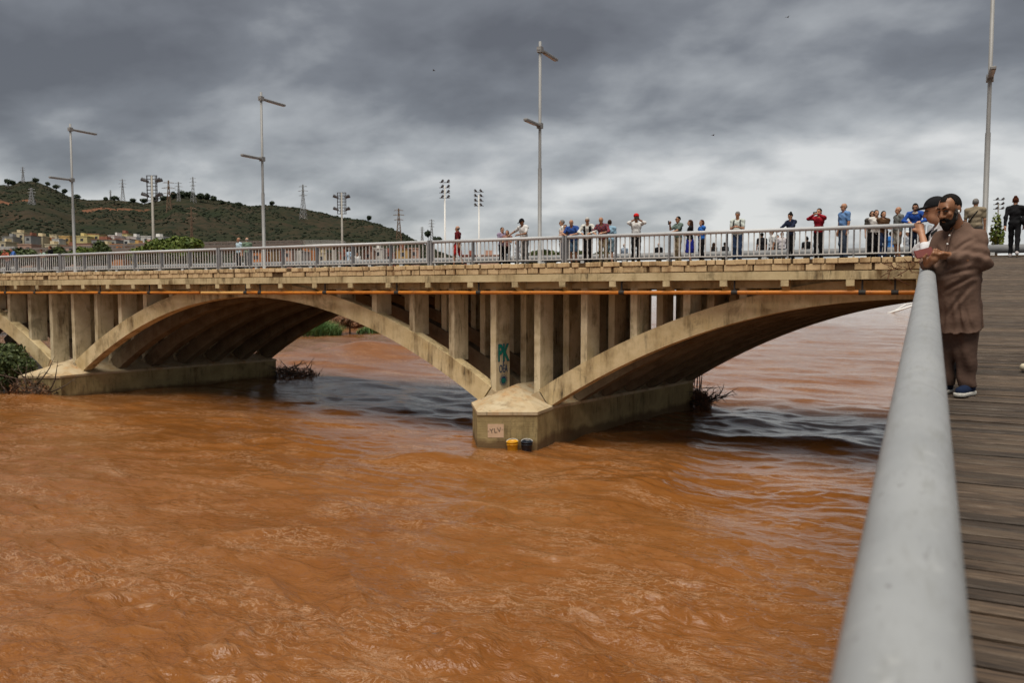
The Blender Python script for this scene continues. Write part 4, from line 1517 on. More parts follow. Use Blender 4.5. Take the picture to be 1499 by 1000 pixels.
# bush growing out of the water left of the left pier
bb = at_d(10, 580, 45.5)
tree('bush', 'dark leafy bush in the water at the left edge below the bridge', (bb.x, bb.y, -0.2),
     [(0, 0, 2.2, 1.5, 1.2, 1.0), (0.9, .2, 1.9, .9, .8, .7), (-1.4, 0, 2.0, 1.4, 1.2, 1.1), (.3, .2, 2.9, .7, .7, .5), (-.4, -.4, 1.3, 1.3, .9, .7), (1.7, .4, 2.0, .45, .4, .4)],
     7500, 0.105, M['leaf'], 0.12, seed=60, shell=0.5)


def bucket(px, c_, label, floor_d):
    P = P1 + fd * floor_d + fn * 0.27
    t = empty('bucket', (P.x, P.y, -0.13))
    t.scale = (1.12, 1.12, 1.12)
    t.rotation_euler = (random.uniform(-.05, .05), random.uniform(-.05, .05), ang)
    tag(t, label, 'bucket')
    bm_ = MB().lathe([(0.0, 0.0), (0.165, 0.0), (0.17, 0.02), (0.195, 0.36), (0.208, 0.365), (0.208, 0.40), (0.192, 0.40), (0.185, 0.33), (0.16, 0.03), (0, 0.03)], 24)
    bm_.lathe([(0.192, 0.29), (0.204, 0.292), (0.204, 0.305), (0.193, 0.307)], 24)
    bm_.build('pail', c_, t, True)
    MB().tube([(0.21 * math.cos(a), 0.10 * math.sin(a), 0.36 + 0.10 * math.sin(a)) for a in np.linspace(0, math.pi, 12)], 0.008, 6).build('handle', M['white'], t, True)


bucket(0, simple('yellow_plastic', (0.75, 0.40, 0.02), (0.66, 0.33, 0.015), 4, 0.4), 'yellow plastic bucket at the foot of the graffiti pier', 1.38)
bucket(0, simple('navy_plastic', (0.012, 0.018, 0.03), (0.02, 0.028, 0.04), 4, 0.4), 'dark blue plastic bucket beside the yellow one at the pier foot', 1.92)

# white pole stuck in the water far beyond the right arch
wp = on_Z(1322, 458, 0)
t = empty('drift_pole', wp)
tag(t, 'pale broken pole lying in the river far beyond the right arch', 'pole')
MB().tube([(-6, 0, -0.6), (0, 0, 1.2), (7, 0, 3.6)], [0.35, 0.3, 0.2], 8).build('shaft', M['white'], t, True)
MB().tube([(-4, 0.4, -0.5), (1, .4, 2.6), (4, .4, 3.0)], [0.3, 0.22, 0.15], 8).build('brace', M['white'], t, True)
t.rotation_euler = (0, 0, YAW)

# ------------------------------------------------------------------ PEOPLE (bodies grown from smooth distance fields)
def rotx(a):
    c, s = math.cos(a), math.sin(a)
    return np.array([[1, 0, 0], [0, c, -s], [0, s, c]])


def rotz(a):
    c, s = math.cos(a), math.sin(a)
    return np.array([[c, -s, 0], [s, c, 0], [0, 0, 1]])


def CAP(a, b, r1, r2=None):
    return ('c', np.array(a, float), np.array(b, float), r1, r1 if r2 is None else r2)


def ELL(c, r, rot=None):
    return ('e', np.array(c, float), np.array(r, float), np.eye(3) if rot is None else rot)


def grow(p, g):
    if p[0] == 'c': return ('c', p[1], p[2], p[3] + g, p[4] + g)
    return ('e', p[1], p[2] + g, p[3])


def pbounds(p):
    if p[0] == 'c':
        r = max(p[3], p[4])
        return np.minimum(p[1], p[2]) - r, np.maximum(p[1], p[2]) + r
    r = p[2].max()
    return p[1] - r, p[1] + r


def pdist(p, P):
    if p[0] == 'c':
        a, b, r1, r2 = p[1:]
        ba = b - a
        pa = P - a
        t = np.clip((pa @ ba) / max(1e-9, ba @ ba), 0, 1)
        return np.linalg.norm(pa - t[..., None] * ba, axis=-1) - (r1 + (r2 - r1) * t)
    q = (P - p[1]) @ p[3]
    k0 = np.linalg.norm(q / p[2], axis=-1)
    k1 = np.linalg.norm(q / (p[2] ** 2), axis=-1) + 1e-9
    return k0 * (k0 - 1) / k1


def smin(a, b, k):
    h = np.clip(0.5 + 0.5 * (b - a) / k, 0, 1)
    return b + (a - b) * h - k * h * (1 - h)


def sdf_mesh(name, prims, vox, k=0.03, cut=None, warp=None):
    lo = np.min([pbounds(p)[0] for p in prims], 0) - 3 * vox
    hi = np.max([pbounds(p)[1] for p in prims], 0) + 3 * vox
    n = np.ceil((hi - lo) / vox).astype(int) + 1
    ax = [lo[i] + vox * np.arange(n[i]) for i in range(3)]
    D = np.full(n, 1.0)
    mg = max(0.06, 3 * vox, 1.5 * k)
    for p in prims:
        a, b = pbounds(p)
        i0 = np.maximum(((a - mg - lo) / vox).astype(int), 0)
        i1 = np.minimum(((b + mg - lo) / vox).astype(int) + 2, n)
        sl = tuple(slice(i0[i], i1[i]) for i in range(3))
        P = np.stack(np.meshgrid(ax[0][sl[0]], ax[1][sl[1]], ax[2][sl[2]], indexing='ij'), -1)
        D[sl] = smin(D[sl], pdist(p, P), k)
    if cut is not None or warp is not None:
        P = np.stack(np.meshgrid(*ax, indexing='ij'), -1)
        if warp is not None: D = D + warp(P)
        if cut is not None: D = np.maximum(D, cut(P))
    D[0] = D[-1] = 1; D[:, 0] = D[:, -1] = 1; D[:, :, 0] = D[:, :, -1] = 1
    ins = D < 0
    cs = [(i, j, l) for i in (0, 1) for j in (0, 1) for l in (0, 1)]
    sh = tuple(s - 1 for s in n)
    sub = lambda A, c: A[c[0]:c[0] + sh[0], c[1]:c[1] + sh[1], c[2]:c[2] + sh[2]]
    cnt = sum(sub(ins, c).astype(np.int8) for c in cs)
    act = (cnt > 0) & (cnt < 8)
    ci = np.argwhere(act)
    vid = np.full(sh, -1, int)
    vid[act] = np.arange(len(ci))
    acc_, num = np.zeros((len(ci), 3)), np.zeros(len(ci))
    for c in cs:
        for a in range(3):
            if c[a]: continue
            e_ = list(c); e_[a] = 1
            d0 = D[ci[:, 0] + c[0], ci[:, 1] + c[1], ci[:, 2] + c[2]]
            d1 = D[ci[:, 0] + e_[0], ci[:, 1] + e_[1], ci[:, 2] + e_[2]]
            x = (d0 < 0) != (d1 < 0)
            t = np.where(x, d0 / np.where(x, d0 - d1, 1), 0)
            pt = np.tile(np.array(c, float), (len(ci), 1))
            pt[:, a] += t
            acc_ += pt * x[:, None]
            num += x
    V = lo + vox * (ci + acc_ / num[:, None])
    Fs = []
    for a in range(3):
        b, c = (a + 1) % 3, (a + 2) % 3
        s0 = [slice(None)] * 3; s1 = [slice(None)] * 3
        s0[a], s1[a] = slice(0, -1), slice(1, None)
        ch = ins[tuple(s0)] != ins[tuple(s1)]
        ei = np.argwhere(ch)
        ei = ei[(ei[:, b] > 0) & (ei[:, c] > 0)]
        flip = ~ins[ei[:, 0], ei[:, 1], ei[:, 2]]
        ub = np.zeros(3, int); ub[b] = 1
        uc = np.zeros(3, int); uc[c] = 1
        g = lambda q: vid[q[:, 0], q[:, 1], q[:, 2]]
        ok = (ei < np.array(sh)).all(1)
        ei, flip = ei[ok], flip[ok]
        quad = np.stack([g(ei - ub - uc), g(ei - uc), g(ei), g(ei - ub)], -1)
        quad[flip] = quad[flip][:, ::-1]
        Fs.append(quad)
    return np_mesh(name, V, np.concatenate(Fs))


SKIN = {}


def skinm(c):
    if c not in SKIN:
        SKIN[c] = simple('skin_%d' % len(SKIN), c, tuple(x * 0.85 for x in c), 14, 0.5, 0.03, 120)
    return SKIN[c]


CL = {}


def cloth(c, check=None):
    key = (c, check)
    if key not in CL:
        if check:
            m, nt, N, L, B = nmat('checked_cloth_%d' % len(CL))
            v = coords(N, L, rand=False)
            ck = N.new('ShaderNodeTexChecker')
            ck.inputs['Scale'].default_value = 16
            ck.inputs[1].default_value = (*c, 1)
            ck.inputs[2].default_value = (*check, 1)
            L.new(v, ck.inputs[0])
            L.new(ck.outputs[0], B.inputs['Base Color'])
            B.inputs['Roughness'].default_value = 0.9
            CL[key] = m
        else:
            CL[key] = simple('cloth_%d' % len(CL), c, tuple(x * 0.72 for x in c), 9, 0.92, 0.5, 14, spec=0.15)
    return CL[key]


HAIR = {k: simple('hair_' + k, c, tuple(x * .6 for x in c), 30, 0.85, 0.4, 60, spec=0.12) for k, c in
        {'black': (0.008, 0.007, 0.006), 'brown': (0.045, 0.022, 0.012), 'auburn': (0.09, 0.028, 0.014), 'grey': (0.22, 0.21, 0.20), 'white': (0.5, 0.49, 0.47)}.items()}
LIGHT, TAN, DEEP = (0.50, 0.27, 0.17), (0.40, 0.20, 0.115), (0.23, 0.105, 0.052)


def ik(sh, hand, l1, l2, hint):
    d = hand - sh
    L_ = min(np.linalg.norm(d), (l1 + l2) * 0.995)
    d = d / np.linalg.norm(d)
    a = (l1 * l1 - l2 * l2 + L_ * L_) / (2 * L_)
    h = math.sqrt(max(0, l1 * l1 - a * a))
    hv = hint - d * (hint @ d)
    hv /= np.linalg.norm(hv)
    return sh + d * a + hv * h, sh + d * L_


def hand_prims(w, dirv, palm_n, s=1.0, curl=0.4):
    """palm and five fingers from a wrist point"""
    dirv = dirv / np.linalg.norm(dirv)
    palm_n = palm_n - dirv * (palm_n @ dirv)
    palm_n /= np.linalg.norm(palm_n)
    side = np.cross(dirv, palm_n)
    P = [CAP(w, w + dirv * 0.075 * s, 0.028 * s, 0.036 * s)]
    k0 = w + dirv * 0.085 * s
    for i, (o, l) in enumerate(((-0.030, .062), (-0.010, .074), (0.010, .078), (0.030, .070))):
        a = k0 + side * o * s
        b = a + (dirv * math.cos(curl) + palm_n * math.sin(curl)) * l * 0.55 * s
        c = b + (dirv * math.cos(2.1 * curl) + palm_n * math.sin(2.1 * curl)) * l * 0.5 * s
        P += [CAP(a, b, 0.0098 * s, 0.009 * s), CAP(b, c, 0.009 * s, 0.0075 * s)]
    a = w + dirv * 0.02 * s + side * 0.03 * s
    b = a + (side * 0.6 + dirv * 0.7 + palm_n * .3) * 0.045 * s
    P += [CAP(a, b, 0.013 * s, 0.011 * s), CAP(b, b + (dirv + palm_n * .5) * 0.028 * s, 0.0105 * s, 0.009 * s)]
    return P


def person(label, X, Y, z0, H, face, top, bottom, shoes=(0.03, 0.03, 0.035), skin=LIGHT, hair=('short', 'brown'), pose='stand', sleeve='short',
           legs='long', lean=0.0, head=(0, 0), build=1.0, extra=(), vox=0.017, stride=0.0, check=None, top_len=0.0, sit=False, group='onlookers standing on the bridge', name='person', lod=False):
    s = H / 1.75
    t = empty(name, (X, Y, z0), R(face))
    tag(t, label, 'person', group)
    t.scale = (s, s, s)
    bw = build
    piv = np.array([0, 0, 0.96])
    Rl = rotx(lean)                   # positive lean = forward (towards -y)

    def U(p): return piv + Rl @ (np.array(p, float) - piv)
    shl = {sd: U((sd * 0.185 * bw, 0.01, 1.425)) for sd in (-1, 1)}
    hands = {}
    fw = {'stand': {-1: (-0.25, -0.04, 0.80), 1: (0.25, -0.04, 0.80)},
          'rail': {-1: (-0.16, -0.42, 1.13), 1: (0.16, -0.42, 1.13)},
          'phone': {-1: (-0.06, -0.27, 1.56), 1: (0.06, -0.27, 1.56)},
          'camera': {-1: (-0.02, -0.30, 1.52), 1: (0.10, -0.22, 1.54)},
          'read': {-1: (-0.06, -0.27, 1.20), 1: (0.07, -0.27, 1.20)},
          'phone_one': {-1: (-0.05, -0.34, 1.46), 1: (0.10, -0.40, 1.13)},
          'point': {-1: (-0.52, -0.26, 1.16), 1: (0.05, -0.38, 1.13)},
          'cross': {-1: (0.07, -0.18, 1.12), 1: (-0.07, -0.19, 1.15)},
          'walk': {-1: (-0.22, -0.26, 0.90), 1: (0.24, 0.16, 0.84)},
          'chin': {-1: (-0.14, -0.22, 1.14), 1: (0.03, -0.30, 1.40)}}[pose]
    arms = {}
    for sd in (-1, 1):
        h_ = np.array(fw[sd], float)
        hint = np.array([sd * 0.55, 0.45, -0.8]) if pose not in ('phone', 'camera') else np.array([sd * 1.0, 0.1, -0.55])
        if pose == 'chin': hint = np.array([sd * 0.3, -0.5, -0.9])
        if pose in ('rail', 'point'): hint = np.array([sd * 0.8, 0.3, -0.3])
        arms[sd] = ik(shl[sd], h_, 0.285, 0.255, hint)
    hipx = 0.088 * bw
    kn, an = {}, {}
    for sd in (-1, 1):
        st = stride * sd
        kn[sd] = np.array([sd * hipx * 1.05, -0.02 - st * 0.6, 0.50])
        an[sd] = np.array([sd * hipx * 1.1, 0.02 - st, 0.095 + (0.05 if st < -0.05 else 0)])
    hc = U((0, -0.015, 1.635))
    neck0, neck1 = U((0, 0.02, 1.44)), U((0, 0.0, 1.56))
    Rh = Rl @ rotz(R(head[0])) @ rotx(R(head[1]))

    def Hd(p): return hc + Rh @ np.array(p, float)
    headp = [ELL(Hd((0, .012, .028)), (.076, .096, .092), Rh), ELL(Hd((0, -.03, -.055)), (.056, .062, .068), Rh), CAP(Hd((0, -.085, .01)), Hd((0, -.108, -.028)), .010, .015),
             ELL(Hd((.078, .012, -.01)), (.012, .02, .03), Rh), ELL(Hd((-.078, .012, -.01)), (.012, .02, .03), Rh)]
    torso = [ELL(U((0, 0, 0.98)), (.165 * bw, .115 * bw, .12), Rl), ELL(U((0, -.012 * bw, 1.13)), (.15 * bw, .112 * bw * bw, .15), Rl),
             ELL(U((0, 0, 1.31)), (.172 * bw, .112 * bw, .16), Rl), CAP(shl[-1], shl[1], .062)]
    legp = []
    for sd in (-1, 1):
        legp += [CAP((sd * hipx, 0, 0.92), kn[sd], .085 * bw, .058), CAP(kn[sd], an[sd], .056, .040)]
    body = headp + [CAP(neck0, neck1, .056, .052)] + torso + legp
    for sd in (-1, 1):
        el_, wr = arms[sd]
        body += [CAP(shl[sd], el_, .049, .040), CAP(el_, wr, .040, .028)]
        dv = (wr - el_)
        pn_ = np.array([-sd * 1.0, 0.0, -0.2]) if pose not in ('rail', 'read', 'point') else np.array([0, 0, -1.0])
        body += hand_prims(wr, dv, pn_, 1.0, 0.35)
        ft0 = an[sd]
        body += [CAP(ft0 + np.array([0, .03, -.05]), ft0 + np.array([0, -.14, -.06]), .034, .028)]
    link('body', sdf_mesh('body', body, vox, 0.022), t, skinm(skin), True)
    # shirt
    sh_ = [grow(p, 0.016) for p in torso]
    sh_ += [ELL(U((0, 0.0, 1.0)), (.178 * bw, .128 * bw, .10), Rl)]
    if top_len:
        sh_ += [CAP((0, 0, 0.92), (0, 0, 0.92 - top_len), .17 * bw, .16 * bw)]
    for sd in (-1, 1):
        el_, wr = arms[sd]
        if sleeve == 'short':
            sh_ += [CAP(shl[sd], shl[sd] + (el_ - shl[sd]) * 0.72, .066, .060)]
        elif sleeve == 'long':
            sh_ += [CAP(shl[sd], el_, .064, .054), CAP(el_, el_ + (wr - el_) * 0.93, .054, .040)]
        elif sleeve == 'rolled':
            sh_ += [CAP(shl[sd], el_, .064, .056), CAP(el_, el_ + (wr - el_) * 0.25, .055, .05)]
    fold = lambda P: 0.006 * np.sin(P[..., 2] * 34 + 9 * P[..., 0]) * np.sin(P[..., 0] * 21 + P[..., 2] * 11 + P[..., 1] * 17)
    nz = U((0, 0, 1.465))
    up_ = Rl @ np.array([0, 0, 1.0])
    sh_ += [CAP(U((0, .015, 1.40)), U((0, .01, 1.485)), .085, .066)] + [CAP(U((sd_ * .06, .015, 1.475)), shl[sd_] + np.array([0, 0, .0]), .055, .062) for sd_ in (-1, 1)]
    nk = CAP(U((0, -.03, 1.44)), U((0, -.03, 1.62)), .045, .075)
    link('shirt', sdf_mesh('shirt', sh_, vox, 0.025, cut=lambda P: -pdist(nk, P), warp=fold), t, cloth(top, check), True)
    # trousers
    tr = [ELL((0, 0, 0.955), (.172 * bw, .122 * bw, .12))]
    for sd in (-1, 1):
        if legs in ('long', 'tight'):
            g = 0.016 if legs == 'long' else 0.008
            tr += [CAP((sd * hipx, 0, 0.92), kn[sd], .088 * bw + g * .6, .060 + g), CAP(kn[sd], an[sd] + np.array([0, 0, .0]), .058 + g, .042 + g * 1.4)]
        elif legs == 'short':
            tr += [CAP((sd * hipx, 0, 0.92), kn[sd] + np.array([0, 0, .03]), .098 * bw, .088)]
    if legs == 'skirt':
        tr += [CAP((0, 0, 0.90), (0, 0, 0.42), .155, .19)]
    fold2 = lambda P: 0.005 * np.sin(P[..., 2] * 26 + 13 * P[..., 0] + 8 * P[..., 1])
    zc_ = 0.07 if legs in ('long', 'tight') else (0.5 if legs == 'short' else 0.40)
    link('trousers' if legs != 'skirt' else 'skirt', sdf_mesh('trousers', tr, vox, 0.03, cut=lambda P: zc_ - P[..., 2], warp=fold2), t, cloth(bottom), True)
    if not lod:
        for sd in (-1, 1):
            f0 = an[sd] * np.array([1, 1, 0]) + np.array([0, 0, an[sd][2] - 0.095])
            link('shoe', sdf_mesh('shoe', [CAP(f0 + np.array([0, .04, .05]), f0 + np.array([0, -.14, .04]), .046, .038), ELL(f0 + np.array([0, .02, .075]), (.045, .06, .05))], vox * .9, 0.03,
                                  cut=lambda P: (f0[2] + .004) - P[..., 2]), t, cloth(shoes), True)
    # hair and headgear
    style, hcol = hair
    inv = Rh.T

    def loc_(P): return (P - hc) @ Rh
    if style in ('short', 'long', 'bun', 'bob', 'pony', 'bald'):
        hp = [ELL(Hd((0, .016, .034)), (.083, .101, .097), Rh)]
        if style == 'long': hp += [CAP(Hd((0, .06, .02)), Hd((0, .09, -.24)), .075, .06), CAP(Hd((-.06, .02, 0)), Hd((-.06, .03, -.20)), .03), CAP(Hd((.06, .02, 0)), Hd((.06, .03, -.20)), .03)]
        if style == 'bob': hp += [ELL(Hd((0, .04, -.02)), (.098, .085, .10), Rh)]
        if style == 'bun': hp += [ELL(Hd((0, .07, .12)), (.045, .045, .04), Rh)]
        if style == 'pony': hp += [CAP(Hd((0, .10, .05)), Hd((0, .15, -.16)), .034, .02)]

        def hcut(P):
            q = loc_(P)
            facec = np.minimum(-(q[..., 1] + 0.035), 0.075 - q[..., 2])     # inside face region is > 0
            facec = np.minimum(facec, 0.072 - np.abs(q[..., 0]))
            low = -0.055 - q[..., 2] if style in ('short', 'bun', 'pony', 'bald') else -0.5 - q[..., 2]
            r_ = np.maximum(facec, low)
            r_ = np.maximum(r_, np.minimum(-(q[..., 1] - 0.0), 0.02 - q[..., 2]))
            if style == 'bald':
                r_ = np.maximum(r_, q[..., 2] - 0.035)
            return r_
        link('hair', sdf_mesh('hair', hp, vox * .75, 0.02, cut=hcut), t, HAIR[hcol], True)
    elif style == 'cap':
        hp = [ELL(Hd((0, .014, .045)), (.088, .107, .092), Rh)]
        link('cap', sdf_mesh('cap', hp + [ELL(Hd((0, -.115, .05)), (.068, .068, .012), Rh)], vox * .75, 0.015, cut=lambda P: 0.035 - loc_(P)[..., 2]), t, cloth(hcol), True)
        link('hair', sdf_mesh('hair', [ELL(Hd((0, .018, .01)), (.082, .098, .09), Rh)], vox * .75, 0.02, cut=lambda P: np.maximum(np.maximum(-(loc_(P)[..., 1] - 0.01), loc_(P)[..., 2] - .04), -.055 - loc_(P)[..., 2])), t, HAIR['black'], True)
    elif style == 'turban':
        link('turban', sdf_mesh('turban', [ELL(Hd((0, .01, .075)), (.105, .122, .075), Rh), ELL(Hd((0, .0, .11)), (.08, .095, .06), Rh)], vox * .75, 0.03, cut=lambda P: 0.03 - loc_(P)[..., 2] - 0.25 * (loc_(P)[..., 1] + .05)), t, cloth(hcol), True)
    # eyes and mouth
    if not lod:
        eyes = MB()
        for sd in (-1, 1):
            c_ = Hd((sd * .031, -.082, .012))
            eyes.lathe([(0, -.007), (.012, -.004), (.014, 0), (.012, .004), (0, .007)], 8, (0, 0))
            eyes.v[-40:] = [tuple(np.array(v) + c_) for v in eyes.v[-40:]]
        eyes.build('eyes', M['dark'], t, True)
    # accessories
    for ex in extra:
        if ex == 'phone':
            a = (arms[-1][1] + arms[1][1]) / 2 if pose in ('phone', 'read', 'camera') else arms[-1][1]
            c_ = a + np.array([0, -.06, .05 if pose != 'read' else .03])
            wd, hh = (.075, .04) if pose in ('phone', 'camera') else (.038, .075)
            ph = MB().cbox(-wd, wd, -.005, .005, -hh, hh, .003).build('phone', M['dark'], t)
            ph.location = c_
            if pose == 'read': ph.rotation_euler = (R(-60), 0, 0)
        elif ex == 'straps':
            st_ = MB()
            for sd in (-1, 1):
                st_.tube([U((sd * .10, .12, 1.36)), U((sd * .11, .02, 1.50)), U((sd * .105, -.11, 1.42)), U((sd * .12, -.135, 1.28)), U((sd * .15, -.06, 1.12))], .02, 6)
            st_.build('backpack_strap', cloth((0.012, 0.014, 0.016)), t, True)
            link('backpack', sdf_mesh('backpack', [ELL(U((0, .19, 1.28)), (.14, .09, .2), Rl)], vox, .02), t, cloth((0.012, 0.014, 0.016)), True)
        elif ex == 'crossbag':
            st_ = MB()
            st_.tube([U((-.13, .0, 1.49)), U((-.06, .135, 1.36)), U((.08, .15, 1.16)), U((.19, .08, 1.0))], .016, 6)
            st_.tube([U((-.13, .0, 1.49)), U((-.06, -.14, 1.32)), U((.08, -.15, 1.12)), U((.19, -.02, 1.0))], .016, 6)
            st_.build('bag_strap', cloth((0.012, 0.012, 0.013)), t, True)
        elif ex == 'bag':
            link('shoulder_bag', sdf_mesh('shoulder_bag', [ELL(U((-.20, .05, 1.06)), (.07, .12, .13), Rl)], vox, .02), t, cloth((0.010, 0.010, 0.011)), True)
            MB().tube([U((-.20, .03, 1.15)), U((-.15, .05, 1.44)), U((-.12, .02, 1.50)), U((-.15, -.10, 1.40)), U((-.2, -.03, 1.14))], .014, 6).build('bag_strap', cloth((0.010, 0.010, 0.011)), t, True)
        elif ex == 'vest':
            ve = [grow(p, 0.026) for p in torso]
            link('vest', sdf_mesh('vest', ve, vox, .025, cut=lambda P: np.maximum(np.maximum((P - nz) @ up_ + .01, .06 - np.abs(P[..., 0])), np.abs(P[..., 0]) - .15)), t, cloth((0.012, 0.012, 0.014)), True)
        elif ex == 'glasses':
            gl = MB()
            for sd in (-1, 1):
                gl.box(-.024, .024, -.004, .004, -.017, .017)
                gl.v[-8:] = [tuple(Hd((v[0] + sd * .032, v[1] - .094, v[2] + .012))) for v in gl.v[-8:]]
            gl.build('sunglasses', M['dark'], t)
        elif ex == 'scarf':
            link('scarf', sdf_mesh('scarf', [ELL(U((0, -.02, 1.46)), (.10, .10, .045), Rl)], vox, .02), t, cloth((0.5, 0.47, 0.42)), True)
    return t


def stand(px, ytop, label, Yoff=0.55, Y=None, **kw):
    Y = EDGE + 0.15 + Yoff if Y is None else Y
    p = on_Y(px, ytop, Y)
    z0 = DK if Y < 32.4 else DK - 0.05
    k = kw.pop('hk', 1.0)
    H = min(1.95, max(1.45, (p.z - z0) * k))
    return person(label, p.x, Y, z0, H, **kw)


NAVY, BLACK, WHITE, JEANS, KHAKI, GREY = (0.014, 0.02, 0.045), (0.013, 0.013, 0.015), (0.70, 0.70, 0.69), (0.035, 0.065, 0.14), (0.36, 0.29, 0.19), (0.13, 0.13, 0.13)
SKY = (0.30, 0.48, 0.62)
stand(11, 367, 'person in an orange red top leaning on the railing at the far left edge', face=10, top=(0.42, 0.11, 0.06), bottom=NAVY, pose='rail', lean=0.35, hair=('short', 'auburn'), hk=1.08)
stand(23, 365, 'person in a blue shirt leaning on the railing near the far left edge', face=-20, top=(0.07, 0.16, 0.45), bottom=JEANS, pose='rail', lean=0.35, hair=('short', 'grey'), hk=1.08)
stand(66, 367, 'person in a pale green top bending over the railing left of the leftmost lamp post', face=0, top=(0.30, 0.42, 0.36), bottom=GREY, pose='rail', lean=0.4, hair=('short', 'auburn'), hk=1.08)
stand(73.5, 360, 'person in black with reddish hair beside the one in pale green', face=-60, top=BLACK, bottom=BLACK, pose='stand', hair=('short', 'auburn'), Yoff=.9)
stand(349.5, 348, 'man in a light blue shirt and black trousers left of the second lamp post', face=-15, top=(0.45, 0.58, 0.66), bottom=BLACK, pose='stand', skin=TAN, hair=('bald', 'grey'), Yoff=1.2)
stand(361.5, 348, 'man in a sage green shirt beside the man in light blue', face=-120, top=(0.17, 0.24, 0.17), bottom=GREY, pose='stand', hair=('bald', 'white'), Yoff=1.3)
stand(670, 331, 'man in a dark red shirt and red shorts walking left along the railing', face=-80, top=(0.14, 0.014, 0.018), bottom=(0.50, 0.03, 0.03), legs='short', pose='walk', hair=('bald', 'grey'), stride=.16, skin=TAN, Yoff=.9, top_len=.02)
stand(735, 333, 'woman in a purple grey top with dark ponytail beside the shorter woman in navy', face=60, top=(0.30, 0.24, 0.34), bottom=BLACK, pose='read', hair=('pony', 'brown'), Yoff=.75, extra=('glasses',))
stand(742.5, 338, 'short woman in a navy and pink top next to the man in the black cap', face=15, top=(0.30, 0.16, 0.14), bottom=BLACK, pose='read', hair=('bob', 'brown'), Yoff=.4)
stand(768, 324, 'man in a white T-shirt and black cap stretching an arm along the railing', face=-15, top=WHITE, bottom=(0.15, 0.15, 0.15), pose='point', lean=0.22, hair=('cap', BLACK), skin=DEEP, head=(-25, 25), hk=1.06)
stand(823, 322, 'grey haired man in a white jacket behind the woman in the pink top', face=-60, top=(0.62, 0.60, 0.56), bottom=GREY, pose='stand', sleeve='long', hair=('short', 'grey'), Yoff=1.0, extra=('glasses',))
stand(827.5, 329, 'woman in a pale pink top and jeans holding a phone at the railing', face=15, top=(0.55, 0.36, 0.28), bottom=JEANS, pose='read', sleeve='long', hair=('pony', 'brown'), extra=('phone', 'glasses'))
stand(840, 325, 'man in a royal blue polo and denim shorts leaning on the railing', face=-5, top=(0.035, 0.085, 0.30), bottom=(0.10, 0.18, 0.28), legs='short', pose='rail', lean=0.3, hair=('bald', 'white'), skin=TAN, build=1.12, hk=1.06)
stand(861, 321, 'man in a white jacket and black vest leaning on the railing', face=10, top=(0.62, 0.62, 0.58), bottom=BLACK, pose='rail', sleeve='long', lean=0.22, hair=('short', 'white'), extra=('vest', 'glasses'), skin=TAN, head=(0, 15), hk=1.04)
stand(892.5, 322, 'person in light blue standing behind the man in the plaid shirt', face=-160, top=SKY, bottom=(0.2, 0.3, 0.36), legs='short', pose='stand', hair=('short', 'brown'), Yoff=1.2)
stand(883.5, 321, 'man in a red and navy plaid shirt and khaki trousers leaning on the railing', face=-5, top=(0.22, 0.02, 0.025), check=(0.03, 0.035, 0.06), bottom=KHAKI, pose='rail', sleeve='rolled', lean=0.3, hair=('bald', 'grey'), skin=TAN, build=1.1, head=(-10, 20), hk=1.05)
stand(931.5, 312, 'man in a red turban and white shirt filming with both hands raised', face=22, top=WHITE, bottom=BLACK, pose='phone', sleeve='rolled', hair=('turban', (0.55, 0.02, 0.02)), skin=DEEP, extra=('phone',), hk=.97)
stand(993, 317, 'man in a grey green T-shirt and khaki trousers photographing with one hand', face=-40, top=(0.13, 0.18, 0.16), bottom=KHAKI, pose='phone_one', hair=('short', 'black'), extra=('phone', 'glasses'), skin=TAN)
stand(1010.5, 322, 'woman with long dark hair in black over a blue dress', face=-75, top=BLACK, bottom=(0.02, 0.03, 0.30), legs='skirt', pose='cross', sleeve='long', hair=('long', 'brown'))
stand(1027.5, 322, 'woman with short auburn hair in a bright blue top and black trousers', face=-50, top=(0.03, 0.14, 0.48), bottom=BLACK, pose='cross', hair=('bob', 'auburn'), extra=('bag',))
stand(1080, 310, 'grey haired man in a pale shirt with black backpack straps and jeans', face=0, top=(0.55, 0.60, 0.56), bottom=JEANS, pose='read', hair=('short', 'grey'), skin=TAN, extra=('straps', 'phone'), head=(-20, 22))
stand(1158.5, 312, 'woman in a navy uniform with her dark hair in a bun looking down', face=-35, top=NAVY, bottom=BLACK, pose='rail', sleeve='long', hair=('bun', 'black'), head=(-15, 22), lean=.05)
stand(1199.5, 304.5, 'woman in a red jacket and black trousers filming with both hands', face=-25, top=(0.30, 0.014, 0.026), bottom=BLACK, pose='camera', sleeve='long', hair=('pony', 'black'), extra=('phone',), hk=.99)
stand(1236, 297, 'bald man in a light blue polo and jeans looking left', face=-50, top=(0.14, 0.27, 0.52), bottom=(0.06, 0.085, 0.13), pose='stand', hair=('bald', 'grey'), skin=TAN, extra=('glasses',), hk=.99)
stand(1277, 309, 'person half hidden behind the woman in the white top', face=30, top=(0.08, 0.07, 0.06), bottom=BLACK, hair=('bob', 'brown'), Yoff=1.0)
stand(1283, 307.5, 'woman in a white printed top and dark trousers left of the woman in brown', face=25, top=(0.66, 0.64, 0.61), bottom=BLACK, pose='cross', hair=('bob', 'brown'))
stand(1293.5, 309, 'woman with short black hair in a brown top and jeans', face=30, top=(0.085, 0.045, 0.022), bottom=(0.03, 0.05, 0.11), pose='cross', hair=('bob', 'black'))
stand(1315.5, 303, 'bald man in a grey hooded jacket and pale shorts looking left', face=-60, top=(0.16, 0.17, 0.165), bottom=(0.36, 0.34, 0.30), legs='short', pose='stand', sleeve='long', hair=('bald', 'grey'), skin=TAN)
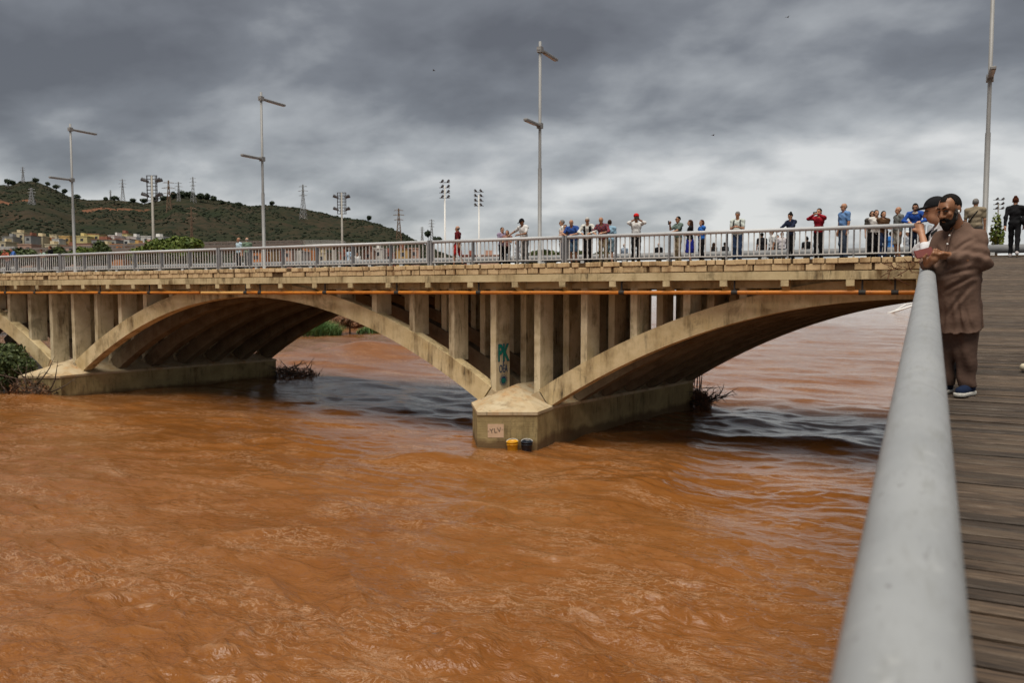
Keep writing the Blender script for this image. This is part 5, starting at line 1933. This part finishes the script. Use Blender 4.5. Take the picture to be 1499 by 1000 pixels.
stand(1341, 302, 'woman in a blue jacket leaning on the railing corner beside the black cap man', face=-5, top=(0.025, 0.085, 0.36), bottom=NAVY, pose='rail', sleeve='long', lean=0.3, hair=('bob', 'black'), extra=('glasses', 'scarf'), hk=1.06)
# people farther back, across the roadway
for px_, yt, c_, h_, fc, lb in ((511, 363, (0.42, 0.55, 0.68), ('short', 'grey'), 160, 'distant person in light blue across the road, left of the red shirted man'),
                                (523, 371, WHITE, ('short', 'black'), 20, 'distant person in white across the road beside the one in light blue'),
                                (757, 352, (0.62, 0.62, 0.64), ('short', 'black'), -40, 'distant person in white across the road behind the black cap man'),
                                (914, 357, (0.30, 0.36, 0.44), ('bald', 'grey'), 170, 'distant person in grey blue across the road, left of the red turban'),
                                (964.5, 356, BLACK, ('bald', 'grey'), 170, 'distant person in black across the road, right of the red turban'),
                                (1045, 356, BLACK, ('long', 'brown'), 150, 'distant long haired person in black across the road, right of the woman in blue'),
                                (1061, 357, BLACK, ('short', 'black'), 170, 'distant person in black across the road just left of the backpack man'),
                                (1115.5, 341, BLACK, ('short', 'black'), -150, 'person in a black T-shirt across the road right of the backpack man'),
                                (1130, 337, WHITE, ('short', 'brown'), -60, 'person in a white shirt across the road left of the navy uniform'),
                                (1138, 344, GREY, ('long', 'black'), 30, 'person with long black hair across the road left of the navy uniform'),
                                (1145, 340, (0.62, 0.58, 0.6), ('short', 'black'), 20, 'person in pale top across the road half behind the navy uniform'),
                                (1181.5, 347, BLACK, ('bun', 'black'), 175, 'distant person in black across the road between navy uniform and red jacket'),
                                (1304, 345, (0.05, 0.20, 0.55), ('short', 'black'), 170, 'person in bright blue across the road behind the bald man in grey'),
                                (1328, 343, (0.42, 0.45, 0.50), ('cap', WHITE), 60, 'person in grey with a white cap across the road behind the grey hooded man')):
    Yp = 40.4 if yt > 346 else 36.5
    stand(px_, yt, lb, Y=Yp, face=fc, top=c_, bottom=BLACK, hair=h_, group='people across the roadway', vox=0.021, lod=True, skin=TAN)
# people beyond the ramp at right
p = on_Y(1428.5, 291, 31.2)
person('man in a tan T-shirt with a dark shoulder strap walking away, seen from behind', p.x, 31.2, DK, p.z - DK, face=165, top=(0.27, 0.22, 0.15), bottom=(0.1, 0.09, 0.08), pose='stand', hair=('short', 'grey'), skin=TAN, extra=('crossbag',), build=1.12)
p = on_Y(1487, 288.5, 28.3)
person('woman in black running clothes with reddish bun and black bag walking away at right', p.x, 28.3, ramp_z(28.3), p.z - ramp_z(28.3), face=172, top=BLACK, bottom=BLACK, legs='tight', pose='walk', sleeve='long', hair=('bun', 'auburn'), skin=LIGHT, extra=('bag',), stride=.14, shoes=(0.55, 0.5, 0.5), build=.92)
person('passer-by at the right edge of whom only a pale shoe shows', 1.27, 9.02, ramp_z(9.0), 1.72, face=-82, top=GREY, bottom=(0.3, 0.28, 0.24), shoes=(0.60, 0.54, 0.40), pose='cross', stride=.30)

# the two men leaning on the handrail in the foreground
person('man in a black cap and white T-shirt leaning on the handrail, hand at his mouth', 0.25, 8.5, ramp_z(8.5), 1.68, face=-76, top=(0.66, 0.66, 0.68), bottom=BLACK, pose='chin', sleeve='rolled',
       hair=('cap', BLACK), skin=TAN, lean=.24, vox=0.010, extra=('straps',), group='men leaning on the foreground handrail')

man = empty('person', (0.265, 7.62, ramp_z(7.6)), R(-24))
man.scale = (0.955, 0.955, 0.955)
tag(man, 'bearded man in a long brown tunic leaning on the handrail, looking at his phone', 'person', 'men leaning on the foreground handrail')
KUR = simple('taupe_cotton', (0.145, 0.090, 0.066), (0.115, 0.069, 0.050), 5, 0.85, 0.7, 8, spec=0.2, rand=False)
KUR2 = simple('taupe_cotton_trousers', (0.115, 0.070, 0.052), (0.085, 0.051, 0.038), 5, 0.85, 0.7, 8, spec=0.2, rand=False)
DSK = simple('brown_skin', (0.27, 0.125, 0.062), (0.21, 0.092, 0.045), 16, 0.45, 0.04, 120, rand=False)
BRD = simple('black_beard', (0.007, 0.006, 0.005), (0.014, 0.012, 0.011), 40, 0.85, 0.5, 80, rand=False, spec=0.12)
BRDG = simple('greying_beard', (0.03, 0.027, 0.025), (0.11, 0.10, 0.095), 60, 0.85, 0.5, 80, rand=False, spec=0.12)
hc = np.array([-0.03, -0.15, 1.605])
Rh = rotz(R(-14)) @ rotx(R(20))
def Hm(p): return hc + Rh @ np.array(p, float)
def Lm(P): return (P - hc) @ Rh
shL, elL, wrL = np.array([.150, .0, 1.375]), np.array([.212, -.045, 1.14]), np.array([.035, -.265, 1.205])
shR, elR, wrR = np.array([-.150, -.01, 1.38]), np.array([-.20, -.13, 1.15]), np.array([-.125, -.335, 1.135])
headm = [ELL(Hm((0, .014, .034)), (.079, .100, .094), Rh), ELL(Hm((0, -.032, -.055)), (.064, .066, .070), Rh), ELL(Hm((0, -.062, .045)), (.052, .03, .03), Rh),
         CAP(Hm((0, -.088, .022)), Hm((0, -.117, -.028)), .010, .0165), ELL(Hm((.017, -.103, -.032)), (.011, .012, .009), Rh), ELL(Hm((-.017, -.103, -.032)), (.011, .012, .009), Rh),
         ELL(Hm((.082, .014, -.005)), (.011, .021, .034), Rh), ELL(Hm((-.082, .014, -.005)), (.011, .021, .034), Rh), ELL(Hm((.04, -.07, -.02)), (.025, .022, .024), Rh), ELL(Hm((-.04, -.07, -.02)), (.025, .022, .024), Rh),
         CAP(Hm((-.05, -.082, .036)), Hm((.05, -.082, .036)), .011), ELL(Hm((0, -.090, -.075)), (.024, .014, .009), Rh)]
bodym = headm + [CAP((0, -.02, 1.40), Hm((0, .02, -.06)), .068, .060), ELL((0, 0, 1.25), (.18, .12, .2)), ELL((0, -.02, 1.0), (.19, .15, .2)),
                 CAP(shL, elL, .05, .042), CAP(elL, wrL, .042, .030), CAP(shR, elR, .05, .042), CAP(elR, wrR, .042, .030),
                 CAP((-.09, 0, .9), (-.09, -.01, .5), .08, .055), CAP((-.09, -.01, .5), (-.09, .02, .08), .05, .04), CAP((.09, 0, .9), (.09, .01, .5), .08, .055), CAP((.09, .01, .5), (.09, .03, .08), .05, .04), CAP(shL, shR, .06)]
bodym += hand_prims(wrL, np.array([-.85, -.38, .12]), np.array([-.1, -.5, -.8]), 1.08, 0.55)
bodym += hand_prims(wrR, np.array([.55, -.25, .35]), np.array([.3, .2, 1.0]), 1.08, 0.55)
link('body', sdf_mesh('body', bodym, 0.0065, 0.014), man, DSK, True)
# tunic
def tunic():
    zs = np.array([.50, .56, .70, .85, 1.0, 1.12, 1.24, 1.34, 1.41, 1.46, 1.50])
    aa = np.array([.225, .220, .205, .192, .192, .192, .186, .176, .148, .105, .078])
    bb_ = np.array([.180, .178, .172, .178, .190, .190, .170, .145, .118, .095, .072])
    oy = np.array([-.02, -.02, -.025, -.03, -.045, -.045, -.035, -.02, -.01, -.02, -.03])
    def f(P):
        z = P[..., 2]
        a, b, o = np.interp(z, zs, aa), np.interp(z, zs, bb_), np.interp(z, zs, oy)
        q = np.sqrt((P[..., 0] / a) ** 2 + ((P[..., 1] - o) / b) ** 2)
        d = (q - 1) * np.minimum(a, b) * 0.9
        sl = np.maximum(d, np.maximum(z - 1.50, (.545 + .35 * np.clip(np.abs(P[..., 0]) - .12, 0, 1) ** 1.5) - z))
        # side slits
        w_ = np.clip(.92 - z, 0, 1) * .055
        sl = np.maximum(sl, np.where((z < .92) & (np.abs(P[..., 0]) > .14), w_ - np.abs(P[..., 1] - .01), -1))
        for p in (CAP(shL, elL, .068, .062), CAP(elL, wrL + (elL - wrL) * .08, .060, .043), CAP(shR, elR, .068, .060), CAP(elR, wrR + (elR - wrR) * .10, .062, .046)):
            sl = smin(sl, pdist(p, P), .035)
        fold = .005 * np.sin(7 * P[..., 0] + 26 * z + 6 * np.sin(5 * P[..., 1] + 3 * z)) * np.sin(15 * P[..., 0] - 9 * z + 4 * P[..., 1])
        pull = .006 * np.sin(38 * (z * .8 + P[..., 0] * .75)) * np.exp(-((z - 1.16) / .2) ** 2)
        crease = .010 * np.sin(60 * (z + .5 * P[..., 1])) * np.exp(-((P[..., 0] - .22) / .08) ** 2) * np.exp(-((z - 1.2) / .12) ** 2)
        hang = .006 * np.sin(13 * np.arctan2(P[..., 1] + .02, P[..., 0]) + 2 * z) * np.clip((1.0 - z) * 1.6, 0, 1) * .7
        cr = 0
        for (xa, za, xb, zb, am) in ((.19, 1.10, -.06, 1.03, .010), (.19, 1.04, -.03, .90, .010), (.17, .98, .0, .70, .009), (-.16, 1.0, -.10, .64, .008), (.07, .86, .11, .56, .008), (-.02, .80, -.03, .56, .007), (-.14, 1.30, .02, 1.16, .007), (.15, 1.36, .03, 1.24, .007), (.12, .78, .17, .57, .008)):
            t_ = np.clip(((P[..., 0] - xa) * (xb - xa) + (z - za) * (zb - za)) / ((xb - xa) ** 2 + (zb - za) ** 2), 0, 1)
            dd = np.hypot(P[..., 0] - xa - t_ * (xb - xa), z - za - t_ * (zb - za))
            cr = cr + am * (np.exp(-(dd / .012) ** 2) - .7 * np.exp(-((dd - .03) / .016) ** 2)) * np.sin(np.pi * np.clip(t_ * .9 + .05, 0, 1)) * (P[..., 1] < .05)
        slv = .007 * np.sin(85 * (P[..., 0] * .9 - z * .35)) * np.exp(-((z - 1.17) / .06) ** 2) * (P[..., 1] < -.06)
        return sl + fold + pull + crease + hang + cr + slv
    nkm = CAP((0, -.05, 1.44), Hm((0, .0, -.05)), .058, .078)
    # a single huge primitive only sets the grid; the real field is the warp
    return sdf_mesh('tunic', [ELL((0, -.10, 1.02), (.36, .40, .56))], 0.0068, .01, warp=None, cut=lambda P: np.maximum(f(P), -pdist(nkm, P)))
link('tunic', tunic(), man, KUR, True)
col_ = [CAP((.062 * math.cos(a), -.035 + .062 * math.sin(a), 1.482 - .018 * math.sin(a) * -1), (.062 * math.cos(a + .35), -.035 + .062 * math.sin(a + .35), 1.482 + .018 * math.sin(a + .35)), .014) for a in np.arange(-1.2, 4.2, .35)]
link('collar', sdf_mesh('collar', col_, .0065, .01), man, KUR, True)
pk = MB().tube([(-.005, -.120, 1.455), (-.008, -.195, 1.35), (-.01, -.238, 1.22), (-.01, -.250, 1.16)], .010, 6)
pk.build('placket', KUR2, man, True)
for zz, yy in ((1.31, -.222), (1.235, -.245), (1.385, -.185)):
    b_ = MB().lathe([(0, -.005), (.008, -.004), (.009, 0), (.008, .004), (0, .005)], 10).build('button', M['white'], man, True)
    b_.location = (-.008, yy, zz)
    b_.rotation_euler = (R(90), 0, 0)
trm = []
for sd, kx in ((-1, -.09), (1, .095)):
    trm += [CAP((sd * .08, .0, .78), (kx * .9, -.01, .40), .115, .090), CAP((kx * .9, -.01, .40), (kx * .9, .02, .10), .090, .068)]
link('trousers', sdf_mesh('trousers', trm, .0085, .03, cut=lambda P: .075 - P[..., 2],
     warp=lambda P: .010 * np.sin(30 * (P[..., 2] + .5 * P[..., 0] * np.sign(P[..., 0])) + 6 * P[..., 1]) * np.clip(1.1 - P[..., 2] * 1.6, .2, 1) + .008 * np.sin(60 * P[..., 0] + 9 * P[..., 2])), man, KUR2, True)
for sd in (-1, 1):
    f0 = np.array([sd * .092, .02, 0])
    sh_o = link('shoe', sdf_mesh('shoe', [CAP(f0 + np.array([0, .05, .055]), f0 + np.array([sd * .01, -.16, .045]), .050, .042), ELL(f0 + np.array([0, .02, .085]), (.05, .07, .05))], .0085, .03, cut=lambda P: .028 - P[..., 2]), man, cloth((0.012, 0.022, 0.055)), True)
    link('sole', sdf_mesh('sole', [CAP(f0 + np.array([0, .06, .022]), f0 + np.array([sd * .01, -.165, .022]), .056, .050)], .0085, .02, cut=lambda P: np.maximum(.003 - P[..., 2], P[..., 2] - .036)), sh_o, cloth((0.62, 0.60, 0.55)), True)
# hair, beard, brows, eyes
def hairc(P):
    q = Lm(P)
    fc = np.minimum(-(q[..., 1] + .030), .088 - q[..., 2])
    rec = np.minimum(-(q[..., 1] + .010), np.minimum(np.abs(q[..., 0]) - .028, .075 - np.abs(q[..., 0])))
    low = -.045 - q[..., 2]
    side = np.minimum(-(q[..., 1] + .0), .045 - q[..., 2])
    return np.maximum(np.maximum(fc, low), np.maximum(side, np.minimum(rec, .115 - q[..., 2])))
link('hair', sdf_mesh('hair', [ELL(Hm((0, .018, .038)), (.0845, .104, .099), Rh)], .006, .01, cut=hairc), man, BRD, True)
beard = [ELL(Hm((0, -.052, -.095)), (.058, .056, .052), Rh), CAP(Hm((-.066, -.02, -.03)), Hm((-.045, -.06, -.10)), .018, .024), CAP(Hm((.066, -.02, -.03)), Hm((.045, -.06, -.10)), .018, .024),
         CAP(Hm((-.036, -.088, -.062)), Hm((0, -.104, -.050)), .009, .010), CAP(Hm((.036, -.088, -.062)), Hm((0, -.104, -.050)), .009, .010), ELL(Hm((0, -.085, -.12)), (.034, .03, .045), Rh)]
link('beard', sdf_mesh('beard', beard, .006, .015, cut=lambda P: -pdist(ELL(Hm((0, -.112, -.078)), (.022, .02, .007), Rh), P)), man, BRD, True)
for sd in (-1, 1):
    link('sideburn', sdf_mesh('sideburn', [CAP(Hm((sd * .074, -.012, .0)), Hm((sd * .062, -.035, -.075)), .012, .018)], .006, .01), man, BRDG, True)
br_ = MB()
for sd in (-1, 1):
    br_.tube([Hm((sd * .012, -.094, .038)), Hm((sd * .034, -.093, .046)), Hm((sd * .056, -.076, .038))], [.006, .007, .004], 6)
br_.build('eyebrows', BRD, man, True)
ey = MB()
for sd in (-1, 1):
    ey.tube([Hm((sd * .018, -.091, .014)), Hm((sd * .033, -.092, .016)), Hm((sd * .048, -.083, .013))], [.004, .008, .004], 6)
ey.build('eyes', M['dark'], man, True)
eb = MB().tube([Hm((.090, -.008, -.008)), Hm((.092, -.016, -.034))], [.008, .005], 8)
eb.build('earbud', M['white'], man, True)
phn = MB().cbox(-.038, .038, -.006, .006, -.078, .078, .004).build('phone_case', simple('red_phone_case', (0.16, 0.025, 0.018), (0.12, 0.02, 0.015), 20, 0.4), man)
phn.location = (-.135, -.365, 1.235)
phn.rotation_euler = (R(-58), R(62), R(-10))
